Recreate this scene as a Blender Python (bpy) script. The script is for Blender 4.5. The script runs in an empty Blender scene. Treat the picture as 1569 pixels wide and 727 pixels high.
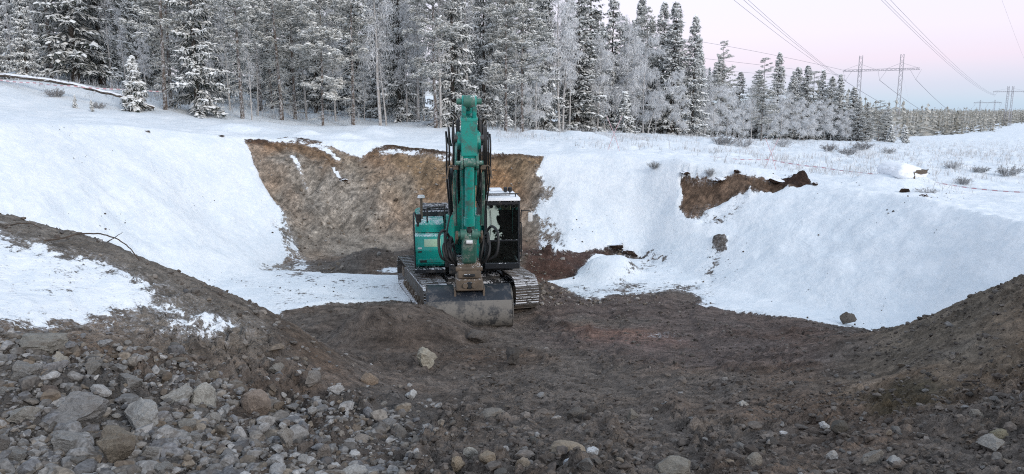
import bpy, bmesh, math, random
import numpy as np
from mathutils import Vector, Matrix

scene = bpy.context.scene
COL = scene.collection
random.seed(7)
RNG = np.random.default_rng(11)

# ---------------------------------------------------------------- camera
cam_data = bpy.data.cameras.new('camera')
cam_data.sensor_width = 36.0
cam_data.lens = 26.0
cam_data.clip_start = 0.1
cam_data.clip_end = 6000
cam = bpy.data.objects.new('camera', cam_data)
COL.objects.link(cam)
cam.location = (0, 0, 5.0)
cam.rotation_euler = (math.radians(90 - 9.57), 0, 0)
scene.camera = cam

# ---------------------------------------------------------------- sky, light, exposure
SUN_ELEV, SUN_AZ = math.radians(24), math.radians(140)      # azimuth clockwise from +y: a soft dusk glow behind the camera, to the right
world = bpy.data.worlds.new('World')
scene.world = world
world.use_nodes = True
wn, wl = world.node_tree.nodes, world.node_tree.links
wn.clear()
w_out = wn.new('ShaderNodeOutputWorld')
nishita = wn.new('ShaderNodeTexSky')
nishita.sky_type = 'NISHITA'
nishita.sun_disc = False
nishita.sun_elevation = SUN_ELEV
nishita.sun_rotation = SUN_AZ
bg_n = wn.new('ShaderNodeBackground'); bg_n.inputs[1].default_value = 0.05
wl.new(nishita.outputs[0], bg_n.inputs[0])
tc = wn.new('ShaderNodeTexCoord'); sep = wn.new('ShaderNodeSeparateXYZ')
wl.new(tc.outputs['Generated'], sep.inputs[0])
w_noise = wn.new('ShaderNodeTexNoise'); w_noise.inputs['Scale'].default_value = 2.2; w_noise.inputs['Detail'].default_value = 3
w_map = wn.new('ShaderNodeMapping'); w_map.inputs['Scale'].default_value = (1, 1, 9)
wl.new(tc.outputs['Generated'], w_map.inputs[0]); wl.new(w_map.outputs[0], w_noise.inputs[0])
w_add = wn.new('ShaderNodeMath'); w_add.operation = 'MULTIPLY_ADD'; w_add.inputs[1].default_value = 0.016
wl.new(w_noise.outputs[0], w_add.inputs[0]); wl.new(sep.outputs['Z'], w_add.inputs[2])
ramp = wn.new('ShaderNodeValToRGB')
wl.new(w_add.outputs[0], ramp.inputs[0])
SKY = [(0.0, (0.42, 0.57, 0.76)), (0.020, (0.44, 0.58, 0.77)), (0.042, (0.52, 0.55, 0.75)), (0.070, (0.73, 0.59, 0.75)), (0.105, (0.80, 0.68, 0.80)),
       (0.16, (0.82, 0.75, 0.85)), (0.30, (0.76, 0.78, 0.87)), (1.0, (0.66, 0.79, 0.94))]
el = ramp.color_ramp.elements
for i, (p, c) in enumerate(SKY):
    e = el[i] if i < 2 else el.new(p)
    e.position = p; e.color = (*c, 1)
bg_r = wn.new('ShaderNodeBackground'); bg_r.inputs[1].default_value = 0.93
wl.new(ramp.outputs[0], bg_r.inputs[0])
addsh = wn.new('ShaderNodeAddShader')
wl.new(bg_n.outputs[0], addsh.inputs[0]); wl.new(bg_r.outputs[0], addsh.inputs[1])
wl.new(addsh.outputs[0], w_out.inputs[0])

sun_d = bpy.data.lights.new('dusk_glow', 'SUN')
sun_d.energy = 1.2
sun_d.angle = math.radians(16)
sun_d.color = (1.0, 0.95, 0.89)
sun = bpy.data.objects.new('dusk_glow', sun_d)
COL.objects.link(sun)
_sd = Vector((math.sin(SUN_AZ) * math.cos(SUN_ELEV), math.cos(SUN_AZ) * math.cos(SUN_ELEV), math.sin(SUN_ELEV)))
sun.rotation_euler = (-_sd).to_track_quat('-Z', 'Y').to_euler()

vs = scene.view_settings
vs.view_transform = 'Standard'; vs.look = 'None'; vs.gamma = 1; vs.exposure = 0.08; vs.use_curve_mapping = False
scene.cycles.use_denoising = False
scene.cycles.filter_width = 1.1
scene.cycles.max_bounces = 8
scene.cycles.transparent_max_bounces = 12


# ---------------------------------------------------------------- helpers
def tag(o, label=None, cat=None, group=None, kind=None):
    if label: o['label'] = label
    if cat: o['category'] = cat
    if group: o['group'] = group
    if kind: o['kind'] = kind
    return o


def link(name, me, mats=None, parent=None):
    o = bpy.data.objects.new(name, me)
    COL.objects.link(o)
    if mats is not None and me is not None and len(me.materials) == 0:
        for m in (mats if isinstance(mats, (list, tuple)) else [mats]):
            me.materials.append(m)
    if parent is not None:
        o.parent = parent
    return o


def empty(name, loc=(0, 0, 0), rz=0.0, scale=1.0):
    o = bpy.data.objects.new(name, None)
    COL.objects.link(o)
    o.location = loc; o.rotation_euler = (0, 0, rz); o.scale = (scale,) * 3
    return o


def np_mesh(name, V, faces, smooth_shade=False):
    """V (n,3), faces (m,3) or (m,4)"""
    V = np.ascontiguousarray(V, dtype=np.float32); Fa = np.ascontiguousarray(faces, dtype=np.int32)
    k = Fa.shape[1]
    me = bpy.data.meshes.new(name)
    me.vertices.add(len(V)); me.loops.add(Fa.size); me.polygons.add(len(Fa))
    me.vertices.foreach_set('co', V.ravel())
    me.loops.foreach_set('vertex_index', Fa.ravel())
    me.polygons.foreach_set('loop_start', np.arange(0, Fa.size, k, dtype=np.int32))
    me.polygons.foreach_set('use_smooth', np.full(len(Fa), bool(smooth_shade)))
    me.update(calc_edges=True)
    return me


def attr_f(me, name, vals):
    a = me.attributes.new(name, 'FLOAT', 'POINT'); a.data.foreach_set('value', np.ascontiguousarray(vals, dtype=np.float32))


def attr_c(me, name, cols):
    a = me.attributes.new(name, 'FLOAT_COLOR', 'POINT')
    c = np.ones((len(cols), 4), dtype=np.float32); c[:, :3] = cols
    a.data.foreach_set('color', c.ravel())


class NT:
    """short-hand for building a node material"""

    def __init__(self, name, rough=0.8, spec=0.3):
        self.m = bpy.data.materials.new(name); self.m.use_nodes = True
        self.n = self.m.node_tree.nodes; self.l = self.m.node_tree.links
        self.b = self.n['Principled BSDF']; self.b.inputs['Roughness'].default_value = rough
        self.b.inputs['Specular IOR Level'].default_value = spec

    def put(self, sock, v):
        if isinstance(v, bpy.types.NodeSocket): self.l.new(v, sock)
        elif isinstance(v, (tuple, list)) and len(v) == 3 and sock.type == 'RGBA': sock.default_value = (*v, 1)
        else: sock.default_value = v

    def noise(self, scale, detail=4, rough=0.55, co=None, dist=0.0, out=0):
        t = self.n.new('ShaderNodeTexNoise'); t.inputs['Scale'].default_value = scale; t.inputs['Detail'].default_value = detail
        t.inputs['Roughness'].default_value = rough; t.inputs['Distortion'].default_value = dist
        self.l.new(co or self.pos(), t.inputs['Vector']); return t.outputs[out]

    def voro(self, scale, co=None, feature='F1', out=0):
        t = self.n.new('ShaderNodeTexVoronoi'); t.inputs['Scale'].default_value = scale; t.feature = feature
        self.l.new(co or self.pos(), t.inputs['Vector']); return t.outputs[out]

    def pos(self):
        g = self.n.new('ShaderNodeNewGeometry'); return g.outputs['Position']

    def nrm_z(self):
        g = self.n.new('ShaderNodeNewGeometry'); s = self.n.new('ShaderNodeSeparateXYZ'); self.l.new(g.outputs['Normal'], s.inputs[0]); return s.outputs['Z']

    def obj(self):
        return self.n.new('ShaderNodeTexCoord').outputs['Object']

    def rnd(self):
        return self.n.new('ShaderNodeObjectInfo').outputs['Random']

    def attr(self, name, out='Fac'):
        a = self.n.new('ShaderNodeAttribute'); a.attribute_name = name; return a.outputs[out]

    def math(self, op, a, b=0.0, c=0.0, clamp=False):
        t = self.n.new('ShaderNodeMath'); t.operation = op; t.use_clamp = clamp
        self.put(t.inputs[0], a); self.put(t.inputs[1], b); self.put(t.inputs[2], c); return t.outputs[0]

    def step(self, v, e0, e1):
        t = self.n.new('ShaderNodeMapRange'); t.interpolation_type = 'SMOOTHSTEP'
        self.put(t.inputs[0], v); t.inputs[1].default_value = e0; t.inputs[2].default_value = e1; return t.outputs[0]

    def lin(self, v, a, b, c, d):
        t = self.n.new('ShaderNodeMapRange')
        self.put(t.inputs[0], v); 
        for i, q in enumerate((a, b, c, d)): t.inputs[i + 1].default_value = q
        return t.outputs[0]

    def mix(self, f, a, b, mode='MIX'):
        t = self.n.new('ShaderNodeMix'); t.data_type = 'RGBA'; t.blend_type = mode
        self.put(t.inputs[0], f); self.put(t.inputs[6], a); self.put(t.inputs[7], b); return t.outputs[2]

    def map(self, co, scale=(1, 1, 1), rot=(0, 0, 0)):
        t = self.n.new('ShaderNodeMapping'); t.inputs['Scale'].default_value = scale; t.inputs['Rotation'].default_value = rot
        self.l.new(co, t.inputs[0]); return t.outputs[0]

    def bump(self, h, strength=0.5, dist=0.02, prev=None):
        t = self.n.new('ShaderNodeBump'); t.inputs['Strength'].default_value = strength; t.inputs['Distance'].default_value = dist
        self.put(t.inputs['Height'], h)
        if prev is not None: self.l.new(prev, t.inputs['Normal'])
        return t.outputs[0]

    def done(self, col, rough=None, normal=None):
        self.put(self.b.inputs['Base Color'], col)
        if rough is not None: self.put(self.b.inputs['Roughness'], rough)
        if normal is not None: self.l.new(normal, self.b.inputs['Normal'])
        return self.m


SNOW_WHITE = (0.80, 0.83, 0.88)


def unit(v):
    return v / (np.linalg.norm(v, axis=-1, keepdims=True) + 1e-9)
RIM = [(-20, -4), (-19, 6), (-17.5, 14), (-14.371, 21), (-13.919, 24), (-12.61, 27), (-10.579, 29.5), (-8.133, 30.5), (-5.733, 30.5), (-3.805, 30), (-0.635, 29.5), (1.16, 29), (2.893, 28.5), (5.214, 27.5), (6.205, 26), (8.004, 25.5), (9.886, 24), (11.028, 22), (11.537, 19.5), (11.554, 16.5), (13.2, 12), (14, 6), (15, -4)]
FOOT = [(-14.5, -4), (-13.5, 6), (-12, 14), (-9.2, 19), (-8.24, 22.008), (-7.87, 23.973), (-7.192, 25.442), (-5.278, 26.181), (-3.446, 26.566), (-1.538, 26.566), (0.364, 26.181), (1.696, 24.972), (4.431, 25.205), (5.355, 23.248), (6.108, 20.727), (7.155, 18.952), (8.15, 17.332), (9.06, 16.357), (9.3, 14), (10, 10), (10.5, 6), (11.5, -4)]
LAND_PTS = [(-14.371, 21, 4.72), (-13.919, 24, 4.597), (-12.61, 27, 4.36), (-10.579, 29.5, 3.917), (-8.133, 30.5, 3.881), (-5.733, 30.5, 3.748), (-3.805, 30, 3.481), (-0.635, 29.5, 3.429), (1.16, 29, 3.303), (2.893, 28.5, 3.333), (5.214, 27.5, 3.223), (6.205, 26, 2.885), (8.004, 25.5, 2.813), (9.886, 24, 2.623), (11.028, 22, 2.587), (11.537, 19.5, 2.513), (11.554, 16.5, 2.495), (-25.661, 40, 6.721), (-24.321, 30, 5.577), (-23.172, 34, 5.364), (-21.408, 36, 5.386), (-18.553, 37, 5.143), (-17.666, 38, 5.147), (-14.45, 40, 4.673), (-11.306, 44, 4.337), (-5.924, 47, 4.373), (-3.959, 48, 4.194), (0.24, 50, 3.599), (6.259, 62, 3.424), (18.087, 75, 2.443), (22.106, 80, 1.994), (42.905, 95, 1.266), (51.311, 100, 0.895), (27.601, 40, 2.485), (26.664, 35, 2.646), (37.802, 70, 1.639), (68.77, 100, 0.721), (17.184, 42, 2.543), (8.492, 45, 3.348), (16.272, 30, 2.771), (12.314, 30, 2.665), (18.059, 26, 2.333), (-39.738, 60, 8.946), (-27.781, 60, 6.666), (-17.207, 65, 5.418), (-0.033, 75, 3.871), (-55.726, 60, 10.7), (-67.98, 90, 15.042), (-46.169, 100, 9.472), (-29.057, 110, 7.117), (-0.052, 120, 4.227), (22.613, 120, 1.637), (132.52, 250, -3.741), (200.73, 330, -4.534), (383.21, 560, -2.466), (558.76, 700, -2.523), (171.38, 250, -0.924), (90.899, 250, -3.09), (-22.087, 300, 3.067), (317.22, 600, -6.624), (561.06, 900, -0.799), (-51.313, 700, 18.473), (-177.38, 300, 18.415), (-22, 14, 5), (-26, 0, 4.5), (15, 10, 2.8), (16, 0, 3), (-20, -4, 4.5), (20, 14, 2.7), (25, 20, 2.6), (1200, 1500, -2), (400, 1500, 0), (-600, 1400, 10)]
FLOOR_PTS = [(-7.688, 11, 3.459), (-6.138, 10.8, 3.135), (-4.688, 10.7, 2.524), (-3.521, 10.9, 1.959), (-2.527, 11, 1.209), (-6.099, 8.6, 3.026), (-5.308, 7.4, 2.782), (-4.585, 6.3, 2.536), (-3.86, 5.2, 2.31), (-5.02, 8.7, 2.679), (-4.271, 9.1, 2.401), (-4.212, 7.2, 2.463), (-3.476, 7, 2.194), (-2.959, 5.35, 2.232), (-3.155, 8.9, 1.864), (-2.584, 7.2, 1.902), (-2.074, 5.7, 2.051), (-1.707, 7.8, 1.643), (-1.956, 9.4, 1.37), (8.152, 11.5, 2.392), (7.582, 12, 1.877), (7.245, 12.9, 1.291), (7.356, 14.6, 0.526), (6.902, 9.6, 1.985), (5.54, 7.6, 1.954), (4.231, 5.7, 2.051), (5.891, 9.6, 1.618), (5.234, 8.6, 1.595), (6.44, 11.4, 1.312), (4.858, 9.6, 1.246), (4.773, 10.4, 1.034), (3.389, 7, 1.71), (4.367, 7.6, 1.73), (0, 5.8, 2), (0, 8, 1.45), (0, 10, 0.98), (0, 12, 0.6), (0, 15, 0.22), (0, 18, -0.06), (0, 20.5, -0.1), (0, 23, -0.05), (3, 8, 1.42), (3, 11, 0.8), (2.8, 14, 0.35), (4, 17, 0.08), (6.5, 17, 0.05), (-2, 18, -0.06), (-2, 20.5, -0.1), (-4, 21, -0.05), (-1.5, 13.5, 0.42), (-4, 18, 0.05), (-7, 20, 0.05), (-3, 15, 0.25), (-4.5, 14, 0.25), (-7, 15.5, 0.3), (-9.5, 16.5, 0.6), (-11.5, 11.5, 4.1), (-12, 8, 3.6), (-12, 4, 3), (-9, 25, 0.05), (-2, 27, 0), (4, 25, 0), (8, 18, 0.05), (9.4, 15, 0.1), (10.2, 12.2, 2.6), (10.5, 9, 3), (9, 15, 0.15), (0, 3, 2.9), (4, 4, 2.6), (-3, 3.5, 2.9), (11, 5, 3), (-8, 3, 2.9)]
HEAPS = [(-2.45, 15.6, 2.2, 1.5, 0.72, 0.2, 1), (-1.7, 16.3, 1, 0.8, 0.2, 0, 1), (-1.5, 14.9, 1, 0.6, 0.16, 0.4, 1), (-3.2, 15.2, 0.9, 0.6, 0.16, -0.3, 1), (-4.6, 24, 1.9, 1, 0.55, 0.2, 1), (-3.2, 24.6, 1.2, 0.9, 0.4, 0, 1), (1, 23.6, 1.6, 1.4, 0.85, 0.1, 1), (2.4, 24.3, 1.6, 1, 0.4, 0, 1), (3.05, 22.5, 1.2, 1.1, 0.45, 0, 0.8), (3.5, 22.9, 0.9, 0.8, 0.3, 0.5, 1), (2.6, 22.8, 0.7, 0.6, 0.2, 0, 1), (5.3, 26.6, 2.2, 0.9, 0.35, -0.25, 1), (7.6, 25.7, 2.6, 0.8, 0.4, -0.3, 1), (-7.2, 32.3, 1.2, 0.8, 0.28, 0, 1), (-8.9, 32.6, 0.9, 0.7, 0.22, 0.3, 1), (-6.4, 36.5, 1.6, 1, 0.35, 0.2, 1), (-12.2, 33.5, 2.4, 1, 0.3, 0.1, 1), (3.8, 40, 2.2, 1.2, 0.4, 0, 1), (1.5, 42, 2, 1.2, 0.4, 0, 1), (7.5, 37, 2.2, 1.2, 0.35, 0, 1), (13, 45, 3, 1.6, 0.45, 0, 1), (21, 46, 3, 1.6, 0.45, 0, 1), (-16, 30, 3, 1.2, 0.2, 0.4, 1), (13.11, 24.74, 2.1, 1.3, 0.42, -0.1, 0.8)]
SNOW_ZONES = [
    (-0.5, 0.22, [(-10.62, 29.4), (-9.702, 30.4), (-8.616, 31.29), (-7.547, 30.26), (-6.559, 29.93), (-6.08, 29.74), (-5.91, 29.97), (-5.487, 30.29), (-4.959, 30.66), (-3.863, 30.46), (-2.204, 29.69), (-0.633, 29.43), (1.209, 28.96), (0.936, 28.25), (1.605, 27.68), (1.303, 27.42), (0.742, 27.31), (1.437, 26.61), (0.891, 26.54), (1.366, 23.22), (2.628, 25.35), (3.68, 25.57), (4.839, 25.02), (4.305, 25.12), (3.532, 25.28), (2.349, 23.6), (1.928, 22.35), (0.303, 21.59), (-1.598, 20.87), (-3.255, 22.6), (-5.861, 22.82), (-8.009, 23.42), (-7.369, 25.26), (-7.92, 25.65), (-8.418, 26.23), (-8.275, 26.72), (-9.475, 27.91)]),
    (-0.5, 0.22, [(-5.878, 18.21), (-4.581, 19.06), (-2.832, 19.55), (-1.632, 21.33), (0.309, 22.07), (1.663, 21.49), (2.093, 19.97), (3.272, 20.57), (4.292, 21.02), (5.475, 19.75), (4.944, 18.71), (6.026, 18.1), (7.015, 17.26), (8.189, 16.26), (7.58, 13.5), (8.084, 12.8), (8.785, 12.4), (16, 11.5), (17, 4), (17, -6), (-18, -6), (-18, 12.4), (-8.172, 11.7), (-6.59, 11.6), (-5.037, 11.5), (-4.056, 11.6)]),
    (0.17, 0.6, [(-7.775, 9.321), (-7.006, 9.998), (-6.567, 9.991), (-5.965, 10), (-5.45, 9.933), (-4.943, 9.774), (-4.435, 9.785), (-4.297, 9.257), (-4.682, 8.2), (-5.036, 7.599), (-5.301, 7.196), (-6.046, 6.701)]),
    (0.02, 0.5, [(-4.668, 9.447), (-4.081, 9.873), (-3.478, 9.901), (-3.54, 8.864), (-4.084, 8.324), (-4.631, 8.385)]),
    (-0.5, 0.1, [(5.881, 26.1), (6.279, 25.83), (7.089, 25.44), (7.72, 25.31), (8.7, 24.9), (10.09, 26.24), (10.08, 24.38), (9.424, 24.17), (8.757, 24.39), (7.98, 24.62), (7.39, 24.83), (6.623, 24.79), (6.228, 24.65), (5.908, 24.77), (5.746, 25.3), (5.953, 25.49)]),
    (0.08, 0.35, [(5.894, 24.93), (6.967, 24.87), (8.133, 24.42), (7.536, 24.16), (6.942, 23.87), (6.197, 24.29)]),
    (0.13, 0.25, [(6.432, 23.65), (6.868, 23.33), (6.695, 22.75), (6.221, 21.84), (5.507, 18.72), (4.79, 18.71), (5.925, 22.21), (6.271, 23.14)]),
    (-0.12, 0.1, [(6.472, 23.65), (6.868, 23.33), (6.716, 22.83), (6.4, 23.17)]),
    (0.04, 0.25, [(4.839, 25.02), (5.372, 24.16), (4.868, 23.96), (3.527, 21.61), (2.683, 21.09), (3.277, 21.94), (4.361, 24.79)]),
    (0.05, 0.3, [(2.845, 21.63), (5.803, 21.72), (5.498, 20.53), (3.953, 20.23), (2.116, 20.2)]),
    (0.16, 0.3, [(-8.491, 21.63), (-7.87, 23.31), (-3.344, 22.5), (-2.766, 19.71), (-4.616, 19.21), (-6.046, 18.22)]),
    (0.1, 0.25, [(1.294, 21.85), (2.091, 21.92), (2.81, 20.61), (2.583, 19.55), (1.907, 19.92)]),
    (0.2, 0.08, [(-8.714, 30.19), (-7.591, 30.22), (-6.685, 29.63), (-7.092, 29.59), (-7.688, 29.95), (-8.299, 30.09)]),
    (0.2, 0.06, [(-7.276, 29.36), (-6.931, 29.17), (-6.429, 28.55), (-6.617, 28.48), (-7.009, 28.92)]),
    (0.02, 0.25, [(-8.693, 26.17), (-8.223, 26.78), (-7.154, 25.3), (-7.386, 23.8), (-8.081, 25.44)]),
    (-0.02, 0.25, [(-8.249, 23.53), (-7.123, 25.18), (-6.39, 23.27), (-7.937, 22.88)]),
    (0.06, 0.12, [(-5.567, 30.29), (-3.813, 30.07), (-2.199, 29.62), (-2.45, 29.47), (-4.046, 29.79), (-5.384, 29.97)]),
    (0.05, 0.12, [(-10.05, 29.86), (-8.558, 31.07), (-7.515, 30.12), (-8.534, 29.99), (-9.718, 29.61)]),
    (0.04, 0.1, [(-8.819, 29.11), (-8.556, 29.27), (-7.715, 28.45), (-7.929, 28.31)]),
    (0.02, 0.25, [(0.85, 28.83), (1.61, 27.78), (1.296, 27.25), (0.742, 27.31), (1.027, 27.95)]),
    (0.1, 0.1, [(-4.488, 23.2), (-3.908, 23.51), (-3.117, 23.95), (-3.018, 23.14), (-3.818, 22.93)]),
    (0.06, 0.3, [(0.736, 27.02), (1.572, 26.96), (1.979, 25.88), (1.597, 23.55), (0.954, 26.29)]),
    (-0.2, 0.3, [(3.057, 16.27), (4.039, 16.03), (3.695, 15.19), (2.5, 15.55)]),
    (-0.2, 0.3, [(1.779, 16.86), (2.518, 16.65), (2.311, 16.25), (1.721, 16.3)]),
    (0.1, 0.15, [(5.625, 7.973), (5.938, 7.862), (5.638, 7.257), (5.389, 7.47)]),
]
SOIL_ZONES = [
    ((0.275, 0.242, 0.204), 0.8, [(-8.677, 21.63), (-10.59, 29.3), (-8.879, 32.28), (-2.343, 31.62), (1.249, 29.92), (2.069, 27.29), (1.566, 23.05), (-2.94, 22.52), (-6.826, 22.61)]),
    ((0.2, 0.13, 0.078), 0.45, [(-11.55, 32.66), (-8.632, 32.42), (-6.265, 31.87), (-4.043, 31.92), (1.495, 30.68), (1.388, 28.37), (-0.113, 28.44), (-3.723, 29.22), (-5.864, 29.69), (-7.293, 29.07), (-8.166, 29.54), (-9.825, 29.11)]),
    ((0.25, 0.175, 0.108), 0.6, [(-3.936, 31.06), (1.495, 30.68), (1.249, 27.96), (0.135, 27.57), (-2.086, 27.72), (-3.634, 28.36), (-5.058, 29.54)]),
    ((0.245, 0.208, 0.165), 0.35, [(-7.523, 30.15), (-6.267, 29.76), (-3.634, 28.36), (-3.554, 27.58), (-5.665, 28.5)]),
    ((0.235, 0.2, 0.165), 0.5, [(0.882, 28.08), (1.605, 27.68), (0.736, 27.02), (1.381, 23.49), (0.13, 26.4), (0.136, 27.93)]),
    ((0.14, 0.122, 0.108), 0.5, [(-7.621, 24.58), (-3.475, 26.82), (0.13, 26.4), (0.114, 23), (-3.307, 22.25), (-6.688, 22.13)]),
    ((0.07, 0.045, 0.03), 0.1, [(-10.79, 29.89), (-9.934, 31.14), (-8.708, 31.63), (-7.572, 30.38), (-8.346, 30.29), (-9.498, 29.74), (-10.46, 29.23)]),
    ((0.075, 0.045, 0.026), 0.1, [(-5.907, 30.43), (-5.039, 31.16), (-3.919, 30.92), (-2.209, 29.78), (1.178, 29.45), (1.106, 28.9), (-2.196, 29.57), (-3.798, 29.93), (-4.881, 30.14), (-5.784, 30.16)]),
    ((0.078, 0.05, 0.043), 0.35, [(0.249, 26.43), (1.518, 25.86), (3.565, 25.57), (3.418, 25.27), (2.02, 22.25), (0.307, 21.91)]),
    ((0.028, 0.022, 0.02), 0.15, [(3.293, 25.6), (3.806, 25.66), (4.836, 24.99), (4.531, 25.14), (3.537, 25.32)]),
    ((0.145, 0.098, 0.068), 0.4, [(5.701, 26.35), (12.66, 30.2), (9.875, 23.44), (6.869, 24.45), (5.663, 24.83)]),
    ((0.05, 0.028, 0.02), 0.12, [(8.89, 25.15), (10.91, 28.08), (10.24, 24.61), (9.5, 24.09), (9.02, 24.55)]),
    ((0.18, 0.16, 0.138), 0.6, [(-10.13, 11.6), (-8.163, 11.7), (-6.528, 11.5), (-4.946, 11.3), (-3.649, 11.3), (-3.034, 9.028), (-3.641, 8.151), (-4.921, 7.412), (-6.046, 6.701)]),
    ((0.125, 0.095, 0.072), 0.3, [(-3.955, 11.3), (-3.134, 10.89), (-2.529, 11.23), (-2.547, 9.711), (-3.014, 9.519)]),
    ((0.105, 0.099, 0.094), 0.6, [(-5.96, 6.596), (-4.386, 7.519), (-2.954, 8.293), (-1.99, 9.572), (-1.261, 10.11), (-1.189, 6.862), (-1.559, 5.793), (-4.029, 4.302)]),
    ((0.135, 0.106, 0.094), 0.8, [(0.683, 21.26), (4.776, 19.82), (7.875, 16.72), (5.027, 11.71), (2.53, 12.73), (0.5, 15.36)]),
    ((0.175, 0.125, 0.11), 0.35, [(1.461, 16.75), (3.044, 16.2), (3.83, 15.17), (2.822, 14.26), (1.623, 15.33)]),
    ((0.15, 0.13, 0.115), 0.35, [(1.57, 18.04), (3.374, 17.16), (2.668, 16.64), (1.022, 17.08)]),
    ((0.165, 0.135, 0.104), 0.6, [(4.928, 10.53), (6.518, 12.82), (7.468, 13.3), (8.781, 12.4), (15, 10), (13, 7), (5.855, 8.057), (4.933, 8.088), (4.338, 9.044)]),
    ((0.19, 0.162, 0.132), 0.15, [(4.449, 9.667), (5.38, 10.48), (5.971, 10.54), (5.804, 10.23), (5.082, 9.876), (4.489, 9.369)]),
    ((0.18, 0.152, 0.122), 0.12, [(6.108, 10.45), (6.727, 10.27), (7.256, 10.14), (7.124, 9.94), (6.493, 9.887), (5.91, 9.935)]),
    ((0.088, 0.077, 0.054), 0.2, [(4.541, 9.296), (5.387, 9.782), (5.492, 8.909), (4.725, 7.735), (4.171, 7.902)]),
    ((0.115, 0.093, 0.078), 0.8, [(-4.82, 18.63), (-2.048, 15.59), (-0.378, 16.9), (0.184, 12.85), (-1.939, 11.38), (-2.715, 11.6)]),
]
# ---------------------------------------------------------------- terrain maths (plan co-ordinates in metres, y away from the camera)
def _hash(ix, iy, seed):
    n = (ix * 374761393 + iy * 668265263 + seed * 974634777) & 0x7fffffff
    n = ((n ^ (n >> 13)) * 1274126177) & 0x7fffffff
    return (n ^ (n >> 16)) & 1023


_COS = np.cos(np.arange(1024) * 2 * np.pi / 1024); _SIN = np.sin(np.arange(1024) * 2 * np.pi / 1024)


def vnoise(x, y, seed=0):
    """gradient noise in -1..1"""
    xi = np.floor(x); yi = np.floor(y)
    fx = x - xi; fy = y - yi
    xi = xi.astype(np.int64); yi = yi.astype(np.int64)
    ux = fx * fx * fx * (fx * (fx * 6 - 15) + 10); uy = fy * fy * fy * (fy * (fy * 6 - 15) + 10)

    def g(ox, oy):
        a = _hash(xi + ox, yi + oy, seed)
        return _COS[a] * (fx - ox) + _SIN[a] * (fy - oy)
    a = g(0, 0); b = g(1, 0); c = g(0, 1); d = g(1, 1)
    return 1.5 * ((a + (b - a) * ux) * (1 - uy) + (c + (d - c) * ux) * uy)


def fbm(x, y, scale, octaves=4, seed=0, gain=0.5):
    x = np.asarray(x, float) / scale; y = np.asarray(y, float) / scale
    s = 0; a = 1.0
    for o in range(octaves):
        s = s + a * vnoise(x, y, seed + o * 17)
        x = x * 2.03 + 3.1; y = y * 2.03 - 1.7; a *= gain
    return s


def smooth(e0, e1, v):
    t = np.clip((v - e0) / (e1 - e0), 0, 1)
    return t * t * (3 - 2 * t)


def poly_dist(x, y, P, closed=True):
    d = np.full(np.shape(x), 1e9)
    n = len(P)
    for i in range(n if closed else n - 1):
        ax, ay = P[i][0], P[i][1]; bx, by = P[(i + 1) % n][0], P[(i + 1) % n][1]
        vx, vy = bx - ax, by - ay
        t = np.clip(((x - ax) * vx + (y - ay) * vy) / (vx * vx + vy * vy + 1e-12), 0, 1)
        d = np.minimum(d, np.hypot(x - ax - t * vx, y - ay - t * vy))
    return d


def poly_inside(x, y, P):
    ins = np.zeros(np.shape(x), bool)
    n = len(P)
    for i in range(n):
        ax, ay = P[i][0], P[i][1]; bx, by = P[(i + 1) % n][0], P[(i + 1) % n][1]
        c = ((ay > y) != (by > y)) & (x < (bx - ax) * (y - ay) / (by - ay + 1e-12) + ax)
        ins ^= c
    return ins


def sdist(x, y, P):
    """signed distance to a plan polygon, positive inside"""
    x = np.asarray(x, float); y = np.asarray(y, float)
    Q = np.array(P); m = 1.5
    near = (x > Q[:, 0].min() - m) & (x < Q[:, 0].max() + m) & (y > Q[:, 1].min() - m) & (y < Q[:, 1].max() + m)
    out = np.full(x.shape, -m)
    if near.any():
        xs, ys = x[near], y[near]
        out[near] = np.where(poly_inside(xs, ys, P), 1, -1) * poly_dist(xs, ys, P)
    return out


class Spline:
    """smooth surface through measured points, in bearing / log-distance so that detail thins out with distance"""

    def __init__(self, pts, lam):
        p = np.array(pts, float)
        self.u, self.v = self.warp(p[:, 0], p[:, 1])
        n = len(p)
        K = self.k(self.u[:, None] - self.u[None], self.v[:, None] - self.v[None]) + lam * np.eye(n)
        A = np.zeros((n + 3, n + 3)); A[:n, :n] = K
        A[:n, n] = 1; A[:n, n + 1] = self.u; A[:n, n + 2] = self.v
        A[n:, :n] = A[:n, n:].T
        self.w = np.linalg.solve(A, np.concatenate([p[:, 2], [0, 0, 0]]))

    @staticmethod
    def warp(x, y):
        y = np.maximum(y, 1.0)
        return 1.3 * np.arctan2(x, y + 2.0), np.log(y + 2.0)

    @staticmethod
    def k(a, b):
        r2 = a * a + b * b
        return 0.5 * r2 * np.log(r2 + 1e-9)

    def __call__(self, x, y):
        x = np.asarray(x, float); y = np.asarray(y, float)
        u, v = self.warp(x, y); n = len(self.u)
        z = self.w[n] + self.w[n + 1] * u + self.w[n + 2] * v
        for i in range(n):
            z = z + self.w[i] * self.k(u - self.u[i], v - self.v[i])
        return z


LAND = Spline(LAND_PTS, 1e-4)
FLOOR = Spline(FLOOR_PTS, 1e-4)


def heap(x, y, cx, cy, rx, ry, h, rot=0.0, p=1.0):
    c, s = math.cos(rot), math.sin(rot)
    dx = x - cx; dy = y - cy
    r = np.sqrt(((dx * c + dy * s) / rx) ** 2 + ((-dx * s + dy * c) / ry) ** 2)
    return h * (1 - smooth(0.0, 1.0, r)) ** p


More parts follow.
